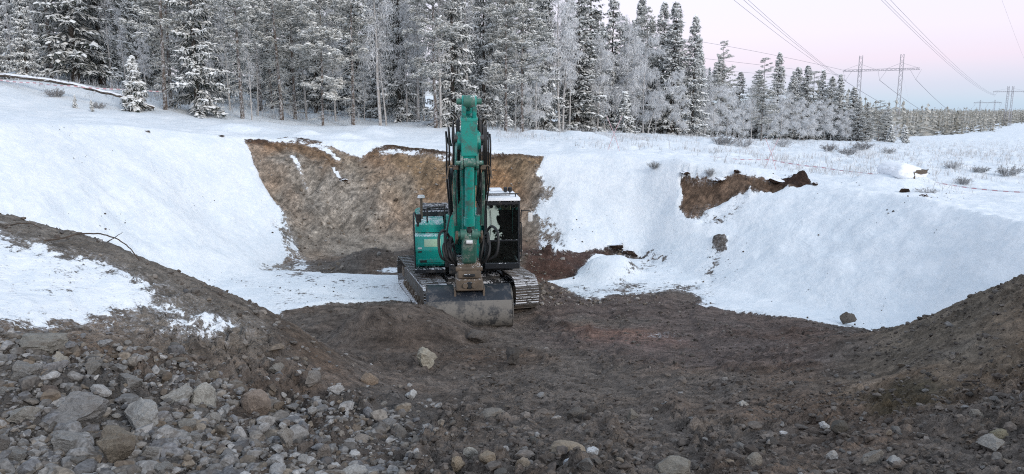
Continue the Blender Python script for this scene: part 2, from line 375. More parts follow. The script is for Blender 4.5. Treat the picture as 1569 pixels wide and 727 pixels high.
def base_height(x, y):
    """land, pit, ramp and heaps without the fine relief"""
    land = LAND(x, y)
    far = smooth(20, 60, y)
    land = land + 0.10 * fbm(x, y, 3.0, 3, 5) * smooth(22, 34, y)
    floor = FLOOR(x, y)
    inside_foot = poly_inside(x, y, FOOT)
    inside_rim = poly_inside(x, y, RIM)
    wob = 0.35 * fbm(x, y, 2.2, 3, 9)
    df = np.where(inside_foot, 0, poly_dist(x, y, FOOT))
    dr = np.where(inside_rim, poly_dist(x, y, RIM), 0)
    t = df / (df + dr + 1e-6)
    t = np.clip(t + wob * 0.18 * t * (1 - t) * 4 * 0.5, 0, 1)
    S = t * 0.75 + 0.25 * t * t * (3 - 2 * t)
    z = floor + (land - floor) * S
    for hp in HEAPS:
        z = z + heap(x, y, *hp)
    return z


# ---------------------------------------------------------------- snow cover and soil, as plan maps
def snow_cover(x, y):
    s = np.full(np.shape(x), 0.5)
    for target, f, P in SNOW_ZONES:
        w = smooth(-f, f, sdist(x, y, P))
        s = s + (target - s) * w
    return s


def soil_colour(x, y):
    c = np.zeros(np.shape(x) + (3,)); c[...] = (0.140, 0.119, 0.103)
    for col, f, P in SOIL_ZONES:
        w = smooth(-f, f, sdist(x, y, P) + 0.5 * f * fbm(x, y, 0.7, 3, 31))
        c = c + (np.array(col) - c) * w[..., None]
    return c


def track_band(x, y, mask=False):
    """cleat marks pressed in by the tracks on the ramp: two bands of ridges across the way"""
    out = np.zeros(np.shape(x))
    for (P, w) in TRACK_BANDS:
        d = poly_dist(x, y, P, closed=False)
        band = 1 - smooth(w * 0.75, w, d)
        if mask:
            out = np.maximum(out, band); continue
        along = y * 0.97 + x * 0.15
        out = out + band * (0.030 * np.sin(along * 2 * np.pi / 0.19) * (0.5 + 0.5 * vnoise(x / 0.5, y / 0.5, 77)) - 0.05)
    return out


TRACK_BANDS = [([(-0.1, 15.6), (0.5, 17.2), (0.1, 18.6)], 0.32), ([(-2.9, 17.5), (-4.2, 19.0), (-5.5, 21.5), (-6.0, 24)], 0.34), ([(1.6, 14.2), (2.3, 16.5), (2.2, 19.5), (1.5, 22)], 0.34), ([(-1.3, 5.0), (-1.35, 8.0), (-0.9, 11.5), (-0.2, 14.0)], 0.42), ([(1.35, 5.0), (1.7, 9.0), (1.2, 13.0), (0.3, 17.5)], 0.42),
               ([(2.6, 9), (3.4, 13), (4.2, 18), (5.6, 22.0)], 0.36), ([(5.4, 10.5), (5.6, 14), (5.9, 18), (7.0, 22.3), (7.6, 24)], 0.36)]


def relief(x, y, snow):
    dirt = 1 - smooth(-0.1, 0.25, snow)
    near = 1 - smooth(14, 34, y)
    wx = x + 0.15 * fbm(x, y, 0.5, 2, 40); wy = y + 0.15 * fbm(x, y, 0.5, 2, 41)
    big = fbm(x, y, 1.3, 3, 12) * 0.055
    lump = np.minimum(np.abs(fbm(wx, wy, 0.42, 3, 21)), 0.75) * 0.20 - 0.06
    clod = np.minimum(np.abs(fbm(wx, wy, 0.14, 2, 22)), 0.8) * 0.10 - 0.03
    fine = fbm(x, y, 0.06, 2, 23) * 0.02
    scarp = smooth(20, 23, y) * smooth(0.2, 0.8, base_height_cache[0]) * (1 - 0.75 * smooth(2.6, 3.5, base_height_cache[0]))
    streak = fbm((x * 0.8 + y * 0.6), (y * 0.8 - x * 0.6) * 0.35 + 0 * y, 0.9, 4, 50) * 0.22
    tb = np.clip(track_band(x, y, True), 0, 1)
    lc = np.minimum(lump + clod, 0.085 + 0.03 * np.tanh((lump + clod - 0.085) / 0.03))
    d = dirt * (big + lc * (0.4 + 0.9 * smooth(-0.3, 0.5, fbm(x, y, 2.3, 2, 60))) * near * (1 - 0.45 * smooth(8.8, 10.5, y)) * (1 - 0.85 * tb) + fine * near + scarp * (streak + 0.28 * fbm(x, y, 1.9, 2, 55) + 0.16 * fbm(x, y, 0.6, 4, 52) + 0.06 * np.abs(fbm(x, y, 0.2, 2, 53))))
    d = d + dirt * track_band(x, y)
    s = (1 - dirt) * (fbm(x, y, 2.6, 3, 70) * 0.06 + np.abs(fbm(x * 0.8 + y * 0.5, y * 0.7 - x * 0.5, 0.9, 3, 71)) * 0.03 + 0.03 * smooth(0, .3, snow))
    slope = smooth(0.35, 0.9, base_height_cache[0]) * (1 - smooth(2.6, 3.4, base_height_cache[0])) * smooth(11, 14, y)
    s = s + (1 - dirt) * slope * (0.05 * np.abs(fbm(x * 0.5 + y * 0.8, (y * 0.5 - x * 0.8) * 0.45, 0.8, 4, 73)) + 0.03 * fbm(x, y, 0.45, 3, 74))
    rough_field = smooth(26, 34, y) * smooth(-2, 4, x) * (0.16 * np.abs(fbm(x, y, 1.7, 3, 80)) + 0.05 * fbm(x, y, .5, 2, 81))
    mound_snow = (1 - dirt) * (1 - smooth(11, 13, y)) * (fbm(x, y, 0.35, 3, 90) * 0.03)
    return d + s + rough_field + mound_snow


base_height_cache = [None]


def ground_z(x, y):
    """finished ground height at plan points (arrays)"""
    x = np.atleast_1d(np.asarray(x, float)); y = np.atleast_1d(np.asarray(y, float))
    b = base_height(x, y); base_height_cache[0] = b
    return b + relief(x, y, snow_cover(x, y))


def gz(x, y):
    return float(ground_z(np.array([x]), np.array([y]))[0])


# one sheet, finest where the photographer stands, out to the horizon
_yy = np.concatenate([np.exp(np.linspace(math.log(3.0), math.log(35), 540)), np.exp(np.linspace(math.log(35), math.log(2600), 200))[1:]])
_uu = np.concatenate([np.linspace(-2.4, -0.95, 40)[:-1], np.linspace(-0.95, 0.95, 540), np.linspace(0.95, 2.4, 40)[1:]])
_Y, _U = np.meshgrid(_yy, _uu, indexing='ij')
_X = _U * (_Y + 0.6)
GX, GY = _X.ravel(), _Y.ravel()
_b = base_height(GX, GY); base_height_cache[0] = _b
G_SNOW = snow_cover(GX, GY)
GZ = _b + relief(GX, GY, G_SNOW)
_r, _c = _Y.shape
_i = (np.arange(_r - 1)[:, None] * _c + np.arange(_c - 1)[None]).ravel()
me = np_mesh('pit_ground', np.stack([GX, GY, GZ], 1), np.stack([_i, _i + 1, _i + _c + 1, _i + _c], 1), True)
attr_f(me, 'snow', G_SNOW)
attr_c(me, 'soil', soil_colour(GX, GY))


def mat_ground():
    t = NT('snow_and_soil', 0.9, 0.25)
    p = t.pos()
    n1 = t.noise(1.1, 5, 0.6, p); n2 = t.noise(7, 5, 0.65, p); n3 = t.noise(38, 4, 0.7, p); n4 = t.noise(0.35, 3, 0.5, p)
    # snow / soil border, ragged
    s = t.math('ADD', t.attr('snow'), t.math('MULTIPLY', t.math('SUBTRACT', n1, 0.5), 0.95))
    s = t.math('ADD', s, t.math('MULTIPLY', t.math('SUBTRACT', n2, 0.5), 0.75))
    s = t.math('ADD', s, t.math('MULTIPLY', t.math('SUBTRACT', n3, 0.5), 0.30))
    cover = t.step(s, -0.02, 0.07)
    # thin dusting left in the hollows of the soil
    soil = t.attr('soil', 'Color')
    v = t.math('ADD', t.lin(n2, 0.25, 0.75, 0.5, 1.5), t.lin(n3, 0.2, 0.8, -0.35, 0.35))
    soil = t.mix(1.0, soil, v, 'MULTIPLY')
    ochre = t.mix(1.0, soil, (1.12, 0.97, 0.86), 'MULTIPLY')
    soil = t.mix(t.step(n4, 0.45, 0.7), soil, ochre)
    # churned patches: wet dark earth against dry grey crumbs
    ch = t.noise(1.7, 8, 0.72, t.map(p, (0.8, 1.5, 1.0)), 0.9)
    soil = t.mix(1.0, soil, t.lin(ch, 0.34, 0.66, 0.50, 1.55), 'MULTIPLY')
    pale = t.step(t.noise(5.5, 6, 0.75, p), 0.56, 0.72)
    soil = t.mix(t.math('MULTIPLY', pale, 0.35), soil, (0.20, 0.185, 0.17))
    # run-off streaks down the cut bank, leaning to the right
    sx = t.noise(1.0, 6, 0.7, t.map(t.map(p, (1, 1, 1), (0, math.radians(-28), 0)), (3.4, 2.0, 0.45)))
    up = t.n.new('ShaderNodeSeparateXYZ'); t.l.new(p, up.inputs[0])
    sy = t.noise(1.0, 5, 0.75, t.map(t.map(p, (1, 1, 1), (0, math.radians(-28), 0)), (9.0, 6.0, 2.2)))
    bank = t.math('MULTIPLY', t.step(up.outputs['Y'], 20.5, 23.0), t.step(up.outputs['Z'], 0.2, 0.9))
    soil = t.mix(bank, soil, t.mix(1.0, soil, t.math('MULTIPLY', t.lin(sx, 0.28, 0.72, 0.5, 1.55), t.lin(sy, 0.3, 0.7, 0.5, 1.5)), 'MULTIPLY'))
    grit = t.step(t.voro(26, p), 0.16, 0.08)
    soil = t.mix(t.math('MULTIPLY', grit, t.math('MULTIPLY', t.step(n1, 0.4, 0.62), 0.6)), soil, (0.26, 0.24, 0.22))
    mott = t.math('ADD', t.math('MULTIPLY', n2, 0.5), t.math('MULTIPLY', t.noise(0.9, 6, 0.68, t.map(p, (1.0, 0.8, 1.3), (0, 0, 0.5)), 0.7), 0.6))
    snowc = t.mix(t.step(mott, 0.42, 0.68), (0.69, 0.75, 0.80), (0.81, 0.845, 0.875))
    speck = t.step(t.noise(9, 5, 0.75, t.map(p, (1, 1, 1.7))), 0.70, 0.76)
    snowc = t.mix(t.math('MULTIPLY', speck, 0.5), snowc, (0.30, 0.27, 0.24))
    dust = t.math('MULTIPLY', t.step(s, -0.34, 0.02), t.step(t.noise(16, 5, 0.75, p), 0.46, 0.66))
    soil = t.mix(t.math('MULTIPLY', dust, 0.7), soil, (0.62, 0.63, 0.66))
    crumbs = t.math('MULTIPLY', t.step(s, 0.42, 0.0), t.step(t.noise(21, 4, 0.7, p), 0.58, 0.66))
    snowc = t.mix(t.math('MULTIPLY', crumbs, 0.75), snowc, (0.16, 0.135, 0.115))
    col = t.mix(cover, soil, snowc)
    b1 = t.bump(t.math('ADD', n3, t.math('MULTIPLY', t.voro(34, p), 0.8)), 0.95, 0.04)
    h2 = t.math('ADD', t.math('MULTIPLY', n2, 0.6), t.math('MULTIPLY', cover, 0.25))
    b2 = t.bump(h2, 0.45, 0.06, b1)
    cr = t.noise(1.5, 6, 0.62, t.map(p, (1.0, 1.0, 1.0), (0, 0, 0.6)), 0.8)
    sn = t.bump(t.math('ADD', t.math('ADD', n2, t.math('MULTIPLY', n3, 0.25)), t.math('MULTIPLY', cr, 2.2)), 0.42, 0.075)
    nm = t.n.new('ShaderNodeMix'); nm.data_type = 'VECTOR'
    t.put(nm.inputs[0], cover); t.l.new(b2, nm.inputs[4]); t.l.new(sn, nm.inputs[5])
    return t.done(col, t.lin(cover, 0, 1, 0.92, 0.75), nm.outputs[1])


M_GROUND = mat_ground()
ground = tag(link('pit_ground', me, M_GROUND), 'snow covered ground with an excavated earth pit and ramp', None, None, 'structure')
# the land under and behind the photographer, well below the pit, out to the horizon on every side
_s = 4000.0
under = np_mesh('terrain', np.array([[-_s, -_s, -22], [_s, -_s, -22], [_s, _s, -22], [-_s, _s, -22]]), np.array([[0, 1, 2, 3]]))
tag(link('terrain', under, NT('far_snow').done(SNOW_WHITE)), 'flat snowy land far around the pit', None, None, 'structure')
TREES = [
    (('spruce', 3), -25.65, 40, 6.2, 0.3, 'slim snow laden spruce at the far left before the snowy hillside', (0, 0), 0.9),
    (('spruce', 2), -26.67, 39, 5, 1.3, 'snowy spruce cut by the left edge of the picture', (0, 0), 1),
    (('pine', 2), -26.17, 43, 14, 2, 'tall pine with a dark stem left of the dark spruces', (0, 0), 1),
    (('spruce', 1), -25.09, 43.5, 13, 0.7, 'dark spruce left of the fallen log, branches to the ground', (0, 0), 1.25),
    (('spruce', 1), -24.96, 46, 13, 2.9, 'dark tall spruce standing behind the middle of the fallen log', (0, 0), 1.2),
    (('sapling', 0), -18.3, 36.5, 2.65, 0.4, 'small bushy spruce heaped with snow beside the twin pine stems', (0, 0), 1),
    (('sapling', 1), -20.64, 35.5, 0.62, 0.4, 'tiny snowy spruce seedling, left of two near the log', (0, 0), 1),
    (('sapling', 1), -19.6, 35, 0.55, 2.4, 'tiny snowy spruce seedling, right of two near the log', (0, 0), 1),
    (('pine', 0), -17.53, 38, 13.5, 0.9, 'stout brown pine just right of the small bushy spruce', (0, 0.0262), 1),
    (('pine', 2), -17.95, 39.5, 13, 2.5, 'slimmer pine stem touching the stout brown pine', (0, -0.0175), 1),
    (('spruce', 3), -16.14, 38.5, 11, 1.9, 'snow laden spruce with wide white skirts right of the twin pines', (0, 0), 1.1),
    (('pine', 2), -14.02, 39, 12.5, 0.2, 'thin straight pine above the left corner of the brown scarp', (0, 0), 1),
    (('birch', 4), -13.71, 39.5, 5, 0.2, 'short dead frosted pole beside the thin straight pine', (0, 0), 1),
    (('pine', 2), -13.21, 43, 14, 1.2, 'leaning pale pine stem left of the broad frosted pine', (0, -0.0436), 1),
    (('pine', 1), -13.32, 46, 14, 2.2, 'dark pine stem directly behind the leaning pale pine', (0, 0), 1),
    (('pine', 3), -10.61, 42, 9, 0.6, 'broad frosted pine branched low, standing above the scarp', (0, 0), 1),
    (('pine', 2), -9.027, 42.5, 13, 2.6, 'slim pine right of the broad frosted pine', (0, 0), 1),
    (('birch', 1), -7.646, 43.5, 11, 0.6, 'tall white birch with a bare straight stem above the scarp', (0, 0), 1),
    (('birch', 4), -7.306, 43.5, 6, 2.6, 'crooked thin birch leaning against the tall white birch', (0, 0.105), 1),
    (('spruce', 1), -9.608, 52, 5.5, 0.9, 'small dark spruce in the shade between the birches', (0, 0), 1.3),
    (('spruce', 3), -7.07, 47, 12, 1.5, 'white snow laden spruce left of the bare slender pole', (0, 0), 1),
    (('birch', 4), -5.756, 46, 11, 3.1, 'bare slender pole left of the paired white stems', (0, 0), 1),
    (('pine', 1), -4.323, 42.5, 13, 0.9, 'left one of the paired white stems behind the excavator arm', (0, 0), 1),
    (('birch', 4), -4.092, 42.8, 10, 1.9, 'right one of the paired white stems behind the excavator arm', (0, 0), 1),
    (('spruce', 0), -3.477, 44.5, 12, 2.2, 'full white spruce directly left of the excavator arm', (0, 0), 1.1),
    (('birch', 4), -2.749, 46, 12, 0.2, 'tall thin leafless tree rising behind the excavator arm', (0, 0), 1),
    (('spruce', 1), -1.855, 50, 13, 0.2, 'dark spruce right behind the top of the excavator arm', (0, 0), 1),
    (('pine', 1), -0.382, 46, 13, 2, 'frosted tree with low branches just right of the excavator arm', (0, 0), 1),
    (('pine', 0), 0.637, 47, 13.5, 0.3, 'tall frosted pine second to the right of the excavator arm', (0, 0), 1),
    (('birch', 2), 1.704, 52, 6, 0.3, 'low frosted birch bush under the tall frosted pines', (0, 0), 1),
    (('birch', 1), 3.547, 56, 12, 0.3, 'tall white birch pair member left of the dark slim spruces', (0, 0), 1),
    (('birch', 1), 3.859, 57, 11.5, 1.7, 'tall white birch pair member touching the slim spruces', (0, 0), 1),
    (('spruce', 0), 2.472, 56, 12.5, 1.7, 'snow laden spruce between tall pine and white birches', (0, 0), 1),
    (('spruce', 4), 5.218, 60, 13.5, 0.3, 'slim dark spruce reaching the top edge of the picture', (0, 0), 1.69),
    (('spruce', 5), 6.471, 63, 13.8, 2.3, 'second slim dark spruce reaching the top edge of the picture', (0, 0), 1.49),
    (('birch', 0), 6.845, 60, 7.5, 1.1, 'frosted birch with leaning white stem before the slim spruces', (0, 0.0873), 1),
    (('spruce', 1), 9.732, 74, 13.2, 1.1, 'pointed spruce in the back row left of the drooping birch', (0, 0), 1.35),
    (('spruce', 4), 11.2, 76, 11.5, 0.1, 'small pointed spruce top showing above the drooping birch', (0, 0), 1.35),
    (('birch', 0), 9.711, 64, 9.5, 2, 'big drooping birch, white as lace, in the middle of the tree row', (0, 0), 1.1),
    (('birch', 2), 11.58, 66, 8.5, 0.4, 'second drooping frosted birch beside the leaning stems', (0, 0), 1),
    (('sapling', 1), 9.056, 60, 3.2, 0.4, 'young snowy spruce at the foot of the drooping birch', (0, 0), 1.35),
    (('spruce', 0), 13.54, 80, 14.2, 0.4, 'tall spruce whose crown tops the drooping birches', (0, 0), 1.28),
    (('spruce', 4), 15.1, 82, 12.2, 1.4, 'narrow spruce top right of the tall one in the back row', (0, 0), 1.35),
    (('birch', 3), 11.62, 64, 6.2, 0, 'birch bent sideways in an arch in front of the spruces', (0, 0), 1),
    (('spruce', 1), 15.13, 76, 13, 2.4, 'dark spruce, left of the pair with pointed tops', (0, 0), 1.35),
    (('spruce', 5), 15.34, 72, 12.3, 0.9, 'dark spruce, right of the pair with pointed tops', (0, 0), 1.76),
    (('spruce', 0), 17.37, 72, 11.3, 1.9, 'tall lone pointed spruce at the end of the dark row', (0, 0), 1.28),
    (('birch', 2), 15.21, 68, 4.6, 1.9, 'frosted low birch before the lone pointed spruce', (0, 0), 1),
    (('birch', 2), 20.47, 76, 5.16, 0.9, 'round frosted birch just right of the lone pointed spruce', (0, 0), 1.1),
    (('birch', 2), 22.95, 80, 5.85, 2.9, 'wide frosted birch below the pale pine top', (0, 0), 1.1),
    (('pine', 1), 25.58, 92, 11.6, 2.9, 'pale pine whose top stands alone over the frosted birches', (0, 0), 1.15),
    (('birch', 2), 25.39, 82, 4.47, 0.3, 'low frosted birch left of the layered pine', (0, 0), 1),
    (('pine', 1), 28.07, 84, 9.2, 1.3, 'layered dark pine with snow shelves right of the birches', (0, 0), 1.28),
    (('spruce', 0), 33.93, 96, 11, 2.3, 'pointed spruce right behind the layered dark pine', (0, 0), 1.35),
    (('birch', 2), 31.73, 88, 5.59, 0.3, 'frosted birch right of the layered dark pine', (0, 0), 1),
    (('spruce', 2), 36.52, 98, 8.8, 1.6, 'greyish spruce between the two pointed spruces', (0, 0), 1.35),
    (('spruce', 5), 38.24, 98, 9.7, 0.8, 'middle pointed spruce of the right hand tree group', (0, 0), 1.89),
    (('birch', 2), 34.66, 90, 5.16, 1.8, 'pale frosted birch under the middle pointed spruce', (0, 0), 1),
    (('spruce', 5), 42.87, 104, 9.6, 2.8, 'slim spruce fourth from the pylon in the right group', (0, 0), 1.62),
    (('birch', 2), 37.28, 92, 4.99, 0.8, 'second pale frosted birch in the right tree group', (0, 0), 1),
    (('spruce', 3), 44.37, 102, 8.9, 1, 'snow covered spruce left of the pylon legs', (0, 0), 1.49),
    (('birch', 2), 40.15, 94, 4.47, 2.2, 'frosted birch in front of the snow covered spruce', (0, 0), 1),
    (('birch', 2), 43.92, 98, 4.21, 0.2, 'last frosted birch before the pylon legs', (0, 0), 1),
    (('spruce', 2), 46.22, 100, 5.9, 0.7, 'short spruce under the left mast of the near pylon', (0, 0), 1.49),
    (('pine', 1), 47.65, 97, 5.3, 0.7, 'bushy dark pine between the two masts of the near pylon', (0, 0), 2.03),
    (('spruce', 1), 47.84, 101, 5.2, 1.7, 'small grey spruce left of the bushy dark pine', (0, 0), 1.76),
    (('sapling', 1), 46.74, 92, 2.2, 0.7, 'knee high dark spruce right of the bushy pine', (0, 0), 1.35),
    (('sapling', 1), 46.25, 88, 2.2, 1.7, 'small dark green spruce standing alone on the snowy clearing', (0, 0), 1.35),
    (('birch', 0), 20.7, 80, 4.4, 4e+02, 'slim frosted birch between the lone spruce and the round birch', (0, 0), 1.1),
    (('birch', 0), 26.17, 88, 5.92, 4.2e+02, 'tall frosted birch right of the pale pine top', (0, 0), 1.1),
    (('birch', 0), 28.82, 90, 5.44, 4.3e+02, 'frosted birch touching the left side of the layered pine', (0, 0), 1.1),
    (('birch', 2), 31.55, 92, 5.23, 4.4e+02, 'dense frosted birch just right of the layered pine stem', (0, 0), 1.1),
    (('birch', 0), 35, 95, 5.92, 4.5e+02, 'frosted birch under the greyish spruce', (0, 0), 1.1),
    (('spruce', 1), 39.49, 104, 9.94, 4.5e+02, 'dark spruce peeping behind the greyish spruce', (0, 0), 1.96),
    (('birch', 2), 37.19, 94, 4.54, 4.6e+02, 'round frosted birch below the middle pointed spruce', (0, 0), 1.1),
    (('pine', 1), 43.28, 108, 9.72, 4.6e+02, 'pine crown between the two slim pointed spruces', (0, 0), 1.96),
    (('birch', 0), 40.59, 97, 5.28, 4.7e+02, 'frosted birch under the slim fourth spruce', (0, 0), 1.1),
    (('spruce', 0), 46.59, 110, 9.29, 4.7e+02, 'snowy spruce left behind the snow covered spruce', (0, 0), 1.96),
    (('birch', 2), 44.12, 100, 4.13, 4.8e+02, 'bushy frosted birch right of the snow covered spruce', (0, 0), 1.1),
    (('spruce', 3), 48.06, 106, 7.56, 4.8e+02, 'white spruce right of the snow covered spruce', (0, 0), 1.96),
    (('birch', 2), 48.81, 104, 3.16, 4.9e+02, 'low frosted birch left of the bushy dark pine', (0, 0), 1.1),
    (('birch', 2), 49.12, 102, 2.75, 4.9e+02, 'low frosted birch behind the bushy dark pine', (0, 0), 1.1),
    (('spruce', 2), 52.09, 104, 4.97, 5e+02, 'grey spruce right of the bushy dark pine', (0, 0), 1.96),
    (('birch', 2), 57.67, 112, 2.61, 5.1e+02, 'last low frosted birch before the open clearing', (0, 0), 1.1),
    (('spruce', 2), 26.91, 98, 10.2, 4.1e+02, 'grey spruce left behind the pale pine top', (0, 0), 1.96),
    (('spruce', 1), 30.26, 100, 8.64, 4.2e+02, 'dark spruce half hidden by the frosted birches', (0, 0), 1.96),
    (('spruce', 2), 32.72, 100, 9.07, 4.3e+02, 'spruce behind the left edge of the layered pine', (0, 0), 1.96),
    (('birch', 4), -27.71, 42, 4.59, 5.5, 'frosted thin birch pole in the young growth along the forest edge', (0, -0.00362), 1),
    (('birch', 1), -27.71, 44, 4.06, 5, 'frosted thin birch pole in the young growth along the forest edge', (0, -0.0336), 1),
    (('birch', 4), -23.34, 44, 7.23, 3.2, 'frosted thin birch pole in the young growth along the forest edge', (0, 0.00693), 1),
    (('birch', 4), -21.95, 43, 4.68, 3.8, 'frosted thin birch pole in the young growth along the forest edge', (0, 0.0514), 1),
    (('birch', 1), -19.95, 41, 4.07, 4.7, 'frosted thin birch pole in the young growth along the forest edge', (0, -0.0476), 1),
    (('birch', 1), -18.78, 43, 7.51, 4.9, 'frosted thin birch pole in the young growth along the forest edge', (0, -0.0322), 1),
    (('birch', 1), -16.86, 42, 7.95, 4.3, 'frosted thin birch pole in the young growth along the forest edge', (0, 0.0588), 1),
    (('birch', 4), -16.89, 45, 6.6, 5.8, 'frosted thin birch pole in the young growth along the forest edge', (0, -0.0511), 1),
    (('birch', 4), -14.9, 44, 4.61, 1.3, 'frosted thin birch pole in the young growth along the forest edge', (0, 0.065), 1),
    (('birch', 4), -12.9, 47, 7.85, 2.5, 'frosted thin birch pole in the young growth along the forest edge', (0, 0.0466), 1),
    (('birch', 1), -10.61, 45, 6.63, 3.5, 'frosted thin birch pole in the young growth along the forest edge', (0, 0.0564), 1),
    (('birch', 1), -9.26, 47, 4.13, 1.7, 'frosted thin birch pole in the young growth along the forest edge', (0, 0.0148), 1),
    (('birch', 1), -6.439, 46, 7.87, 5.8, 'frosted thin birch pole in the young growth along the forest edge', (0, 0.0565), 1),
    (('birch', 1), -5.765, 49, 6.95, 3.8, 'frosted thin birch pole in the young growth along the forest edge', (0, 0.0681), 1),
    (('birch', 4), -2.523, 50, 4.29, 5.1, 'frosted thin birch pole in the young growth along the forest edge', (0, 0.0684), 1),
    (('birch', 4), -1.337, 52, 4.3, 5.4, 'frosted thin birch pole in the young growth along the forest edge', (0, -0.067), 1),
    (('birch', 4), 0.241, 54, 7.93, 0.27, 'frosted thin birch pole in the young growth along the forest edge', (0, 0.016), 1),
    (('birch', 4), 3.133, 60, 6.64, 3.3, 'frosted thin birch pole in the young growth along the forest edge', (0, 0.0589), 1),
    (('birch', 4), 4.438, 58, 8.49, 1.9, 'frosted thin birch pole in the young growth along the forest edge', (0, -0.0591), 1),
    (('birch', 1), 8.178, 66, 8.27, 5.8, 'frosted thin birch pole in the young growth along the forest edge', (0, -0.0291), 1),
    (('birch', 4), 9.421, 68, 4.19, 5.2, 'frosted thin birch pole in the young growth along the forest edge', (0, -0.026), 1),
    (('birch', 4), 13.46, 70, 5.7, 2.8, 'frosted thin birch pole in the young growth along the forest edge', (0, 0.0028), 1),
    (('birch', 1), 19.54, 76, 7.06, 0.62, 'frosted thin birch pole in the young growth along the forest edge', (0, 0.066), 1),
    (('birch', 1), 28.22, 88, 6.85, 4.3, 'frosted thin birch pole in the young growth along the forest edge', (0, 0.0609), 1),
]
